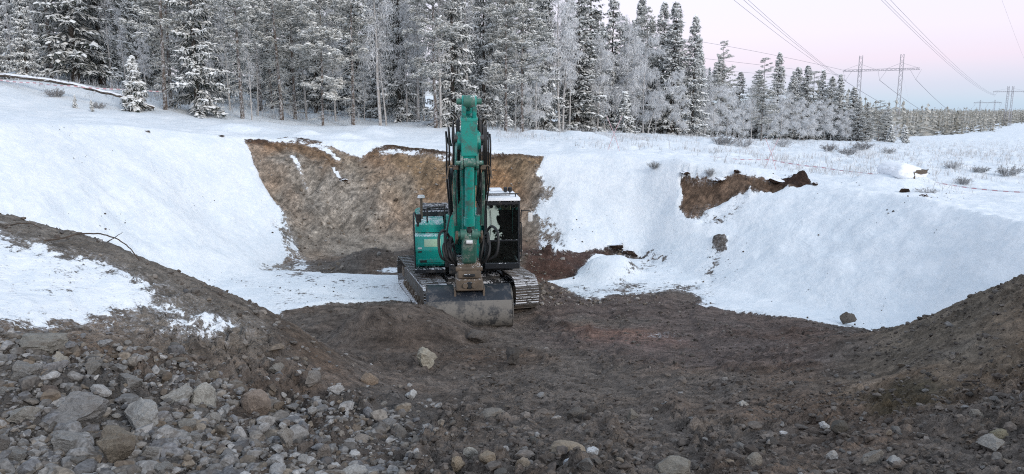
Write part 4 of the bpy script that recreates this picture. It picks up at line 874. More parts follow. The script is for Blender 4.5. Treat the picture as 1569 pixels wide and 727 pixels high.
# ---------------------------------------------------------------- trees
class Tri:
    """collects triangles with a frost value per vertex (0 bare wood or needles, 1 snow)"""

    def __init__(self): self.V = []; self.F = []; self.A = []; self.n = 0

    def add(self, V, F, A):
        self.V.append(V); self.F.append(F + self.n); self.A.append(A); self.n += len(V)

    def blades(self, B, D, W, a0, a1):
        """leaf-shaped quads: base B, length vector D, half-width vector W"""
        n = len(B); V = np.empty((n, 4, 3))
        V[:, 0] = B; V[:, 1] = B + 0.45 * D + W; V[:, 2] = B + D; V[:, 3] = B + 0.45 * D - W
        i = np.arange(n)[:, None] * 4
        F = np.concatenate([i + [0, 1, 2], i + [0, 2, 3]], 0)
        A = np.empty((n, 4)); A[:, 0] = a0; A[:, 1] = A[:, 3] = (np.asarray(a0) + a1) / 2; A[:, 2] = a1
        self.add(V.reshape(-1, 3), F, A.ravel())

    def lumps(self, C, AX, S, h, a=1.0):
        """low pillows of snow: half axis AX, half width S, height h"""
        n = len(C); V = np.empty((n, 6, 3)); up = np.zeros((n, 3)); up[:, 2] = h
        V[:, 0] = C - AX; V[:, 1] = C + S + up * 0.1; V[:, 2] = C + AX; V[:, 3] = C - S + up * 0.1; V[:, 4] = C + up; V[:, 5] = C - up * 0.35
        i = np.arange(n)[:, None] * 6
        F = np.concatenate([i + [0, 1, 4], i + [1, 2, 4], i + [2, 3, 4], i + [3, 0, 4], i + [1, 0, 5], i + [2, 1, 5], i + [3, 2, 5], i + [0, 3, 5]], 0)
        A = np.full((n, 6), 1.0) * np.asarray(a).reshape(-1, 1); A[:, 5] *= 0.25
        self.add(V.reshape(-1, 3), F, A.ravel())

    def tube(self, pts, rad, sides=6, a=0.0):
        pts = np.asarray(pts, float); rad = np.asarray(rad, float); m = len(pts)
        d = np.gradient(pts, axis=0); d /= np.linalg.norm(d, axis=1)[:, None] + 1e-9
        ref = np.where(np.abs(d[:, 2:3]) > 0.9, [[1.0, 0, 0]], [[0, 0, 1.0]])
        u = np.cross(d, ref); u /= np.linalg.norm(u, axis=1)[:, None]; v = np.cross(d, u)
        th = np.arange(sides) * 2 * np.pi / sides
        V = pts[:, None] + rad[:, None, None] * (np.cos(th)[None, :, None] * u[:, None] + np.sin(th)[None, :, None] * v[:, None])
        F = []
        for i in range(m - 1):
            for j in range(sides):
                p, q = i * sides + j, i * sides + (j + 1) % sides
                F += [(p, q, q + sides), (p, q + sides, p + sides)]
        A = np.broadcast_to(np.asarray(a, float).reshape(-1, 1) if np.ndim(a) else np.full((m, 1), a), (m, sides))
        self.add(V.reshape(-1, 3), np.array(F), A.ravel())

    def mesh(self, name):
        me = np_mesh(name, np.concatenate(self.V), np.concatenate(self.F))
        attr_f(me, 'frost', np.concatenate(self.A))
        return me


def perp_h(d):
    """horizontal direction square to d"""
    p = np.stack([-d[..., 1], d[..., 0], np.zeros(d.shape[:-1])], -1)
    return unit(p)


def trunk_line(rng, H, bend=0.01, n=9):
    z = np.linspace(-0.25, H, n)
    x = np.cumsum(rng.normal(0, bend * H / n * 1.6, n)); y = np.cumsum(rng.normal(0, bend * H / n * 1.6, n))
    return np.stack([x - x[0], y - y[0], z], 1)


def on_trunk(T, z):
    return np.stack([np.interp(z, T[:, 2], T[:, 0]), np.interp(z, T[:, 2], T[:, 1]), z], -1)


def gen_spruce(seed, H=12.0, width=0.15, low=0.02, load=0.75, gap=0.145, nb=None):
    """snow-laden spruce: whorls of drooping fans of needles with snow pads lying on them"""
    rng = np.random.default_rng(seed)
    T = trunk_line(rng, H, 0.006)
    tr = Tri(); tr.tube(T, np.interp(T[:, 2], [-0.3, 0.5, H], [0.016 * H, 0.011 * H, 0.006]), 7, 0.08)
    cr = Tri()
    nb = nb or int(21 * H)
    zf = low + (1 - low) * (np.sort(rng.random(nb)) ** 0.92)
    prof = width * H * (1 - zf) ** 0.85 * (0.9 + 0.1 * np.sin(zf * 37 + rng.random() * 6)) * rng.uniform(0.62, 1.15, nb) + 0.09 * H / 12
    az = rng.random(nb) * 2 * np.pi
    Bs, Ds, Ws, A0, A1, Ls = [], [], [], [], [], [[], [], [], [], []]
    for k in range(nb):
        L = prof[k]; z0 = zf[k] * H
        dh = np.array([math.cos(az[k]), math.sin(az[k]), 0])
        droop = rng.uniform(0.35, 0.75) * (1 - 0.75 * zf[k]) - 0.28 * zf[k] ** 2
        base = on_trunk(T, np.array(z0))
        n2 = max(4, int(L / gap))
        s = (np.arange(n2) + rng.random(n2)) / n2
        s = 0.12 + 0.88 * s
        P = base + dh * (L * s)[:, None]
        P[:, 2] += -droop * L * s ** 1.25 + 0.22 * L * s ** 3
        sp = np.linspace(0, 1, 4)
        PP = base + dh * (L * sp)[:, None]; PP[:, 2] += -droop * L * sp ** 1.25 + 0.22 * L * sp ** 3
        cr.tube(PP, 0.012 * (1 - sp) + 0.004, 3, 0.05)
        # big pads of snow riding on the bough
        mp = max(2, int(L / 0.32)); ps = rng.uniform(0.3, 1.0, mp); keepb = rng.random(mp) < load * 0.8
        if keepb.any():
            ps = ps[keepb]; mp = len(ps); C = base + dh * (L * ps)[:, None]; C[:, 2] += -droop * L * ps ** 1.25 + 0.22 * L * ps ** 3 + 0.03
            C = C + np.array([-dh[1], dh[0], 0]) * rng.normal(0, 0.10 * L, mp)[:, None]
            ax = unit(dh + rng.normal(0, 0.35, (mp, 3)) + [0, 0, -droop * 0.6]) * rng.uniform(0.10, 0.24, mp)[:, None]
            Ls[0].append(C); Ls[1].append(ax); Ls[2].append(perp_h(ax) * rng.uniform(0.07, 0.15, mp)[:, None]); Ls[3].append(rng.uniform(0.05, 0.10, mp)); Ls[4].append(np.ones(mp))
        for side in (-1, 1):
            l2 = (0.36 * L * (1 - s) + 0.11) * rng.uniform(0.6, 1.2, n2)
            pd = np.array([-dh[1], dh[0], 0]) * side
            D2 = unit(dh * rng.uniform(0.4, 0.9, n2)[:, None] + pd * rng.uniform(0.5, 1.0, n2)[:, None] + np.array([0, 0, -1]) * rng.uniform(0.15, 0.6, n2)[:, None]) * l2[:, None]
            # needle fans, hanging a little under the twig
            for q in range(3):
                o = P + D2 * (q * 0.3)
                d = D2 * 0.75 + np.array([0, 0, -1.0]) * (rng.uniform(0.04, 0.17, n2)[:, None]) + rng.normal(0, 0.03, (n2, 3))
                Bs.append(o); Ds.append(d); Ws.append(perp_h(d) * rng.uniform(0.018, 0.045, n2)[:, None] + np.array([0, 0, 1]) * rng.normal(0, 0.012, n2)[:, None])
                f = np.where(rng.random(n2) < 0.62, rng.uniform(0.75, 1.0, n2), rng.uniform(0.0, 0.22, n2)); A0.append(f * 0.5); A1.append(f)
            keep = rng.random(n2) < load * (0.62 + 0.4 * s)
            if keep.any():
                m = keep.sum(); d = D2[keep]
                Ls[0].append(P[keep] + d * rng.uniform(0.3, 0.75, m)[:, None] + np.array([0, 0, 0.018]))
                Ls[1].append(d * rng.uniform(0.28, 0.55, m)[:, None]); Ls[2].append(perp_h(d) * rng.uniform(0.04, 0.11, m)[:, None])
                Ls[3].append(rng.uniform(0.02, 0.06, m)); Ls[4].append(rng.uniform(0.75, 1.0, m))
    c = np.concatenate
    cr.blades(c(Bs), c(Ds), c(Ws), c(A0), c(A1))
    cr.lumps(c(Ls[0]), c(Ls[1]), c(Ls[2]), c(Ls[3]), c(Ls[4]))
    return tr.mesh('trunk'), cr.mesh('crown')


def gen_pine(seed, H=14.0, bare=0.35, width=0.17, nb=70, frost=0.6, dead=40):
    """Scots pine: bare stem, rising limbs with rounded, frosted tufts, dead twigs lower down"""
    rng = np.random.default_rng(seed)
    T = trunk_line(rng, H, 0.012)
    tr = Tri(); tr.tube(T, np.interp(T[:, 2], [-0.3, 0.4, H], [0.0095 * H, 0.0075 * H, 0.012]), 8, 0.1)
    cr = Tri()
    zf = bare + (1 - bare) * np.sort(rng.random(nb)) ** 0.9
    az = rng.random(nb) * 2 * np.pi
    TP, TD = [], []
    for k in range(nb):
        tt = (zf[k] - bare) / (1 - bare)
        L = width * H * (0.55 + 0.45 * math.sin(min(1, tt * 1.7 + 0.15) * math.pi / 2)) * (1 - tt ** 2.2 * 0.88) * rng.uniform(0.55, 1.15)
        dh = np.array([math.cos(az[k]), math.sin(az[k]), 0]); rise = rng.uniform(-0.12, 0.3) + 0.35 * tt
        base = on_trunk(T, np.array(zf[k] * H)); sp = np.linspace(0, 1, 5)
        PP = base + dh * (L * sp)[:, None]; PP[:, 2] += L * (rise * sp + 0.12 * sp ** 2 - 0.22 * sp ** 3)
        PP[1:] += rng.normal(0, 0.04 * L, (4, 3))
        cr.tube(PP, 0.035 * (1 - sp) * (L / 1.8) + 0.008, 4, 0.25)
        ns = int(5 + L * 5)
        for s in 0.25 + 0.75 * rng.random(ns) ** 0.7:
            o = np.array([np.interp(s, sp, PP[:, i]) for i in range(3)])
            d = unit(dh * rng.uniform(0.3, 1) + np.array([-dh[1], dh[0], 0]) * rng.normal(0, 0.8) + np.array([0, 0, rng.uniform(-0.15, 0.5)]))
            l = (0.24 + 0.32 * L * (1 - s)) * rng.uniform(0.6, 1.2)
            q = np.array([o, o + d * l * 0.5 + [0, 0, 0.02], o + d * l]); cr.tube(q, [0.01, 0.007, 0.004], 3, 0.35)
            m = max(3, int(l / 0.085))
            u = rng.uniform(0.25, 1, m)
            TP.append(o + d * (l * u)[:, None] + rng.normal(0, 0.04, (m, 3))); TD.append(np.repeat(d[None], m, 0))
    TP = np.concatenate(TP); TD = np.concatenate(TD); n = len(TP)
    for q in range(6):
        d = unit(TD * 0.7 + rng.normal(0, 0.75, (n, 3)) + [0, 0, 0.15]) * rng.uniform(0.07, 0.15, n)[:, None]
        f = np.where(rng.random(n) < frost * 0.92 + 0.22 * (d[:, 2] > 0), rng.uniform(0.75, 1.0, n), rng.uniform(0.0, 0.25, n))
        cr.blades(TP, d, unit(np.cross(d, rng.normal(0, 1, (n, 3)))) * rng.uniform(0.010, 0.024, n)[:, None], f * 0.5, f)
    k = rng.random(n) < frost * 0.55; m = k.sum()
    ang = rng.random(m) * 2 * np.pi; ax = np.stack([np.cos(ang), np.sin(ang), rng.normal(0, 0.2, m)], 1)
    cr.lumps(TP[k] + [0, 0, 0.05], ax * rng.uniform(0.06, 0.19, m)[:, None], perp_h(ax) * rng.uniform(0.04, 0.11, m)[:, None], rng.uniform(0.025, 0.07, m), rng.uniform(0.8, 1.0, m))
    # dead frosted twigs on the bare stem
    if dead:
        for k in range(dead):
            z0 = rng.uniform(0.04, bare + 0.1) * H; a = rng.random() * 6.283; L = rng.uniform(0.25, 1.3)
            dh = np.array([math.cos(a), math.sin(a), rng.uniform(-0.5, 0.15)]); base = on_trunk(T, np.array(z0))
            sp = np.linspace(0, 1, 4); PP = base + dh * (L * sp)[:, None]; PP[:, 2] -= 0.15 * L * sp ** 2
            cr.tube(PP, 0.009 * (1 - sp) + 0.003, 3, 0.45)
            m = int(L * 16); u = rng.uniform(0.2, 1, m); o = base + dh * (L * u)[:, None]; o[:, 2] -= 0.15 * L * u ** 2
            d = unit(dh + rng.normal(0, 0.7, (m, 3)) + [0, 0, -0.2]) * rng.uniform(0.08, 0.32, m)[:, None]
            cr.blades(o, d, unit(np.cross(d, [0.3, 0.2, 1])) * rng.uniform(0.005, 0.012, m)[:, None], 0.5, 0.85)
    return tr.mesh('trunk'), cr.mesh('crown')


def gen_birch(seed, H=9.0, spread=0.24, nl=26, twigs=34, lean=0.0, low=0.22, frost=0.85, droop=0.7):
    """birch in hoar frost: slim pale stem, arching limbs, curtains of fine white twigs"""
    rng = np.random.default_rng(seed)
    T = trunk_line(rng, H, 0.02)
    if lean:
        t = np.clip(T[:, 2] / H, 0, 1); T[:, 0] += lean * H * t ** 1.5; T[:, 2] -= 0.25 * abs(lean) * H * t ** 2
    tr = Tri(); tz = np.clip(np.linspace(0, 1, len(T)), 0, 1)
    tr.tube(T, 0.0085 * H * (1 - tz) + 0.006, 6, 0.45)
    cr = Tri(); B, D, W = [], [], []
    for k in range(nl):
        f = low + (0.97 - low) * (k + rng.random()) / nl
        base = np.array([np.interp(f, tz, T[:, i]) for i in range(3)])
        a = rng.random() * 6.283; L = spread * H * (1 - f * 0.62) * rng.uniform(0.6, 1.15) * (0.6 + 0.4 * min(1, (f - low) / 0.2 + 0.2))
        dh = np.array([math.cos(a), math.sin(a), 0]); sp = np.linspace(0, 1, 6)
        PP = base + dh * (L * sp)[:, None] * 0.85; PP[:, 2] += L * (1.05 * sp - 0.75 * sp ** 2.2)
        PP[1:] += rng.normal(0, 0.025 * L, (5, 3))
        cr.tube(PP, 0.014 * (1 - sp) * L + 0.005, 3, 0.6)
        nsub = int(6 + 5 * L)
        for j in range(nsub):
            s = 0.2 + 0.8 * (j + rng.random()) / nsub
            o = np.array([np.interp(s, sp, PP[:, i]) for i in range(3)])
            d = unit(dh * rng.uniform(0.2, 0.9) + rng.normal(0, 0.5, 3) + [0, 0, rng.uniform(0.0, 0.6)])
            l = (0.25 + 0.45 * L * (1 - s * 0.7)) * rng.uniform(0.6, 1.2); uu = np.linspace(0, 1, 4)
            Q = o + d * (l * uu)[:, None]; Q[:, 2] -= droop * 0.5 * l * uu ** 2
            cr.tube(Q, 0.006 * (1 - uu) + 0.003, 3, 0.75)
            m = max(4, int(twigs * l)); u = rng.uniform(0.1, 1, m)
            p = o + d * (l * u)[:, None]; p[:, 2] -= droop * 0.5 * l * u ** 2
            dd = unit(d * 0.6 + rng.normal(0, 0.55, (m, 3)) + [0, 0, -droop * 0.35]) * rng.uniform(0.12, 0.34, m)[:, None]
            B.append(p); D.append(dd); W.append(unit(np.cross(dd, rng.normal(0, 1, (m, 3)))) * rng.uniform(0.006, 0.014, m)[:, None])
            q = p + dd * 0.9; d3 = unit(dd * 0.3 + rng.normal(0, 0.3, (m, 3)) + [0, 0, -droop]) * rng.uniform(0.12, 0.4, m)[:, None]
            B.append(q); D.append(d3); W.append(unit(np.cross(d3, rng.normal(0, 1, (m, 3)))) * rng.uniform(0.005, 0.012, m)[:, None])
    B, D, W = (np.concatenate(v) for v in (B, D, W)); f = np.where(rng.random(len(B)) < frost, rng.uniform(0.8, 1.05, len(B)), rng.uniform(0.05, 0.4, len(B)))
    cr.blades(B, D, W, np.clip(f * 0.85, 0, 1), np.clip(f, 0, 1))
    return tr.mesh('trunk'), cr.mesh('crown')


def mat_crown(name, bare, tint):
    t = NT(name, 0.85, 0.15)
    n = t.noise(9, 3, 0.6, t.obj())
    dark = t.mix(n, tuple(c * 0.6 for c in bare), tuple(c * 1.5 for c in bare))
    f = t.math('ADD', t.attr('frost'), t.math('MULTIPLY', t.math('SUBTRACT', t.rnd(), 0.5), 0.10), 0, True)
    return t.done(t.mix(f, dark, tint))


def mat_bark(name, lo, hi, frost_amt):
    t = NT(name, 0.9, 0.15)
    p = t.obj(); n = t.noise(5, 5, 0.65, t.map(p, (3, 3, 0.7))); c = t.mix(t.step(n, 0.3, 0.7), lo, hi)
    f = t.step(t.noise(7, 4, 0.7, p), 0.66 - frost_amt * 0.3, 0.72)
    c = t.mix(t.math('MULTIPLY', f, 0.75), c, (0.72, 0.74, 0.78))
    return t.done(c, None, t.bump(n, 0.5, 0.03))


M_SPRUCE = mat_crown('spruce_needles_and_snow', (0.018, 0.026, 0.018), (0.90, 0.905, 0.89))
M_PINE = mat_crown('pine_needles_and_frost', (0.030, 0.036, 0.024), (0.90, 0.895, 0.86))
M_BIRCH = mat_crown('birch_twigs_and_frost', (0.06, 0.052, 0.05), (0.86, 0.87, 0.88))
M_BARK_S = mat_bark('spruce_bark', (0.05, 0.042, 0.036), (0.12, 0.10, 0.085), 0.35)
M_BARK_P = mat_bark('pine_bark', (0.06, 0.05, 0.043), (0.155, 0.125, 0.105), 0.75)
M_BARK_B = mat_bark('birch_bark', (0.26, 0.24, 0.22), (0.52, 0.50, 0.48), 0.6)

PROTO = {}


def proto(kind, *meshes):
    PROTO[kind] = meshes


for i in range(4): proto(('spruce', i), *gen_spruce(100 + i, 12.0, 0.165 + 0.02 * (i % 3), 0.02 + 0.02 * (i % 2), (0.95, 0.75, 0.85, 1.0)[i]), M_BARK_S, M_SPRUCE)
proto(('spruce', 4), *gen_spruce(120, 12.0, 0.115, 0.03, 0.6), M_BARK_S, M_SPRUCE)           # narrow northern spruce
proto(('spruce', 5), *gen_spruce(121, 12.0, 0.13, 0.02, 0.7), M_BARK_S, M_SPRUCE)
proto(('sapling', 0), *gen_spruce(130, 2.6, 0.34, 0.03, 1.0, 0.075, 90), M_BARK_S, M_SPRUCE)
proto(('sapling', 1), *gen_spruce(131, 2.6, 0.26, 0.03, 0.8, 0.075, 80), M_BARK_S, M_SPRUCE)
proto(('pine', 0), *gen_pine(200, 14, 0.22, 0.17, 90, 0.62, 70), M_BARK_P, M_PINE)
proto(('pine', 1), *gen_pine(201, 14, 0.18, 0.16, 95, 0.7, 50), M_BARK_P, M_PINE)
proto(('pine', 2), *gen_pine(202, 14, 0.28, 0.14, 80, 0.6, 110), M_BARK_P, M_PINE)
proto(('pine', 3), *gen_pine(203, 9.5, 0.16, 0.21, 85, 0.8, 16), M_BARK_P, M_PINE)             # broad frosted pine, branched low
proto(('birch', 0), *gen_birch(300, 9, 0.24), M_BARK_B, M_BIRCH)
proto(('birch', 1), *gen_birch(301, 11, 0.16, 34, 26, 0, 0.3), M_BARK_B, M_BIRCH)
proto(('birch', 2), *gen_birch(302, 8, 0.30, 24, 36, 0.0, 0.12, 0.95), M_BARK_B, M_BIRCH)
proto(('birch', 3), *gen_birch(303, 7.5, 0.2, 20, 34, 0.5, 0.25), M_BARK_B, M_BIRCH)           # leaning
proto(('birch', 4), *gen_birch(304, 10, 0.09, 30, 18, 0.0, 0.35, 0.7, 0.3), M_BARK_B, M_BIRCH)  # thin pole
HEIGHT = {('spruce', 0): 12, ('spruce', 1): 12, ('spruce', 2): 12, ('spruce', 3): 12, ('spruce', 4): 12, ('spruce', 5): 12, ('sapling', 0): 2.6, ('sapling', 1): 2.6,
          ('pine', 0): 14, ('pine', 1): 14, ('pine', 2): 14, ('pine', 3): 9.5, ('birch', 0): 9, ('birch', 1): 11, ('birch', 2): 8, ('birch', 3): 7.5, ('birch', 4): 10}
KIND_NAME = {'spruce': 'spruce_tree', 'sapling': 'young_spruce', 'pine': 'pine_tree', 'birch': 'birch_tree'}


def plant(kind, x, y, h, rz, label, group=None, z=None, tilt=(0, 0), fat=1.0):
    tm, cm, mb, mc = PROTO[kind]
    s = h / HEIGHT[kind]
    r = empty(KIND_NAME[kind[0]], (x, y, gz(x, y) if z is None else z), rz)
    r.rotation_euler = (tilt[0], tilt[1], rz)
    r.scale = (s * fat, s * fat, s)
    tag(r, label, 'tree', group)
    link('trunk', tm, mb, r); link('crown', cm, mc, r)
    return r


for (kind, x, y, h, rz, label, tilt, fat) in TREES:
    plant(kind, x, y, h, rz, label, 'trees at the edge of the forest', None, tilt, fat)

# the depth of the wood: trees nobody could tell apart one from another
_rng = np.random.default_rng(77)
_pts = []
_tries = 0
while len(_pts) < 175 and _tries < 9000:
    _tries += 1
    y = _rng.uniform(44, 112); u = _rng.uniform(-0.86, 0.27); x = u * y
    front = np.interp(u, [-0.86, -0.3, -0.05, 0.1, 0.27], [43, 47.5, 53, 66, 84])
    if y < front: continue
    if y > front + 44: continue
    dmin = 2.0 + 0.012 * y
    if any((x - a) ** 2 + (y - b) ** 2 < dmin ** 2 for a, b in _pts): continue
    if any((x - t[1]) ** 2 + (y - t[2]) ** 2 < 1.2 ** 2 for t in TREES): continue
    _pts.append((x, y))
_zz = ground_z(np.array([p[0] for p in _pts]), np.array([p[1] for p in _pts]))
for (x, y), z in zip(_pts, _zz):
    q = _rng.random(); u = x / y
    if q < 0.60: kind = ('spruce', int(_rng.integers(0, 6))); h = _rng.uniform(10, 15)
    elif q < 0.95: kind = ('pine', int(_rng.integers(0, 3))); h = _rng.uniform(12, 16)
    else: kind = ('birch', int(_rng.choice([0, 1, 4]))); h = _rng.uniform(7, 11)
    if u > 0.08: h *= 0.82
    where = 'above the left snow slope' if u < -0.36 else 'behind the brown scarp' if u < -0.1 else 'behind the excavator arm' if u < 0.05 else 'behind the white birches'
    look = {'spruce': 'snowy spruce', 'pine': 'tall frosted pine', 'birch': 'frosted birch'}[kind[0]]
    plant(kind, x, y, h, _rng.random() * 6.283, look + ' crowded deep in the forest ' + where, 'trees crowded deep in the forest', float(z), (_rng.normal(0, 0.015), _rng.normal(0, 0.015)), _rng.uniform(0.85, 1.15))


# the far wood along the power line corridor: a mass of small conifers and birches
def far_wood():
    rng = np.random.default_rng(5); t = Tri()
    X, Y = [], []
    while len(X) < 7000:
        y = rng.uniform(0, 1) ** 0.8 * 1400 + 128; u = rng.uniform(0.28, 0.92)
        x = u * y
        edge = np.interp(y, [125, 180, 250, 330, 560, 800, 1600], [0.50, 0.545, 0.565, 0.63, 0.70, 0.74, 0.9])
        if u > edge + rng.normal(0, 0.004): continue
        if y < 230 and u < 0.36: continue
        X.append(x); Y.append(y)
    X = np.array(X); Y = np.array(Y); Z = ground_z(X, Y); n = len(X)
    H = rng.uniform(4, 11, n) * np.where(rng.random(n) < 0.15, 1.25, 1); Wd = H * rng.uniform(0.15, 0.32, n)
    tone = rng.uniform(0.22, 0.72, n)
    for k in range(6):
        f = (k + 0.2) / 6; ang = rng.random(n) * 6.283
        for q in range(3):
            a = ang + q * 2.094 + rng.normal(0, 0.3, n); r = Wd * (1 - f) ** 0.8 * rng.uniform(0.75, 1.2, n) + 0.12
            B = np.stack([X, Y, Z + H * (f * 0.93 + 0.09)], 1); D = np.stack([np.cos(a) * r, np.sin(a) * r, -H * rng.uniform(0.05, 0.12, n)], 1)
            t.blades(B, D, perp_h(D) * (r * 0.55)[:, None], np.clip(tone - 0.1, 0, 1), np.clip(tone + rng.uniform(0, 0.35, n), 0, 1))
    B = np.stack([X, Y, Z], 1); D = np.zeros((n, 3)); D[:, 2] = H * 0.97
    t.blades(B, D, np.stack([np.full(n, 0.2), np.zeros(n), np.zeros(n)], 1), tone, tone)
    return t.mesh('far_forest')


M_FAR = mat_crown('far_forest_frost', (0.10, 0.088, 0.058), (0.58, 0.565, 0.52))
tag(link('far_forest', far_wood(), M_FAR), 'distant frosted forest along the power line clearing', 'forest', None, 'stuff')


# ---------------------------------------------------------------- power lines
def mat_plain(name, col, rough=0.7):
    t = NT(name, rough, 0.3); n = t.noise(3, 3, 0.6, t.obj())
    return t.done(t.mix(n, tuple(v * 0.75 for v in col), tuple(v * 1.2 for v in col)))


M_GALV = mat_plain('galvanised_steel', (0.34, 0.33, 0.35))
M_GALV_L = mat_plain('frosted_steel', (0.42, 0.42, 0.45))
M_WIRE = mat_plain('conductor', (0.22, 0.22, 0.25))
M_GUY = mat_plain('frosted_guy_wire', (0.70, 0.69, 0.74))


def bars(segs, r, sides=4):
    t = Tri()
    for a, b in segs:
        t.tube(np.array([a, b]), np.array([r, r]), sides)
    return np_mesh('bars', np.concatenate(t.V), np.concatenate(t.F))


def lattice(a, b, w0, w1, n):
    """square lattice column from a to b"""
    a, b = np.array(a, float), np.array(b, float); d = unit(b - a)
    ref = np.array([1.0, 0, 0]) if abs(d[2]) > 0.7 else np.array([0, 0, 1.0])
    u = unit(np.cross(d, ref)); v = np.cross(d, u); segs = []
    ring = lambda k: [a + (b - a) * k / n + (w0 + (w1 - w0) * k / n) * 0.5 * (p * u + q * v) for p, q in ((1, 1), (1, -1), (-1, -1), (-1, 1))]
    prev = ring(0)
    for k in range(1, n + 1):
        cur = ring(k)
        for i in range(4):
            segs += [(prev[i], cur[i]), (prev[i], cur[(i + 1) % 4]) if k % 2 else (prev[(i + 1) % 4], cur[i])]
        prev = cur
    return segs


def portal(label, c, ang, half, mast_off, z_arm, z_top, z_ground, r, cant=1.2, drop=2.9, group='pylons along the power line'):
    """guyed portal pylon: two lattice masts, one lattice cross-arm, three V-strings. Returns world attachment points"""
    root = empty('power_pylon', (c[0], c[1], z_ground), ang); tag(root, label, 'pylon', group)
    za, zt = z_arm - z_ground, z_top - z_ground
    for s in (-1, 1):
        m = link('mast', bars(lattice((s * mast_off, 0, 0), (s * mast_off, 0, zt), 1.0, 0.85, 18), r), M_GALV, root)
    link('cross_arm', bars(lattice((-half, 0, za), (half, 0, za), 0.5, 0.5, 18), r), M_GALV, root)
    for s in (-1, 1):
        link('arm_stay', bars([((s * mast_off, 0, za + 1.8), (s * half * 0.98, 0, za + 0.2)), ((s * mast_off, 0, za + 1.8), (s * mast_off * 0.25, 0, za + 0.2))], r * 0.8), M_GALV, root)
        for q in (-1, 1):
            link('guy_wire', bars([((s * mast_off, 0, za), (s * mast_off * (0.1 if q < 0 else 1.9), q * 9, 0))], r * 0.55), M_GUY, root)
    att = []
    for x in (-half + 0.8, 0.0, half - 0.8):
        link('insulator_string', bars([((x - 1.6 if x > 0 else x + 1.6, 0, za - 0.2), (x, 0, za - drop)), ((x + 1.2 if x > 0 else x - 0.6, 0, za - 0.2), (x, 0, za - drop))], r * 0.9), M_GALV, root)
        att.append((c[0] + x * math.cos(ang), c[1] + x * math.sin(ang), z_arm - drop))
    return att


LINE_ANG = math.radians(-34)
zg = gz(109.5, 217.0)
P1 = portal('large guyed twin mast pylon with a long cross arm above the right trees', (105.6, 217.0), LINE_ANG, 10.0, 5.35, 17.0, 21.2, zg, 0.036)
P3 = portal('tiny far portal pylon standing on the horizon forest', (503.0, 795.0), LINE_ANG, 12.5, 6.5, 15.0, 18.0, gz(503, 795) - 4, 0.075)
P2 = portal('far pylon at the right picture edge with a level cross arm', (299, 452.0), LINE_ANG * 0.6, 9.0, 1.2, 17.3, 20.5, gz(298, 452), 0.045)


def wire(pts, r, label, group, n=40, mat=None):
    """a conductor hanging through three points, a parabola in plan distance"""
    A, M, E = (np.array(p, float) for p in pts)
    L = np.linalg.norm((E - A)[:2]); m = np.dot((M - A)[:2], (E - A)[:2]) / L ** 2
    t = np.linspace(0, 1, n); P = A[None] + (E - A)[None] * t[:, None]
    # lateral and vertical offset so that the curve passes through M
    off = M - (A + (E - A) * m); w = t * (1 - t) / (m * (1 - m)); P = P + off[None] * w[:, None]
    q = Tri(); q.tube(P, np.full(n, r), 4)
    return tag(link('conductor', np_mesh('conductor', np.concatenate(q.V), np.concatenate(q.F)), mat or M_WIRE), label, 'power cable', group)


for a, m, e, r, label, group in WIRES:
    wire((a, m, e), r, label, group)
for i in range(3):
    A, E = np.array(P1[i]), np.array(P3[i]); M = (A + E) / 2 - [0, 0, 15]
    wire((A, M, E), 0.07, ('left', 'middle', 'right')[i] + ' conductor running from the large pylon to the tiny far one', 'conductors beyond the large pylon')


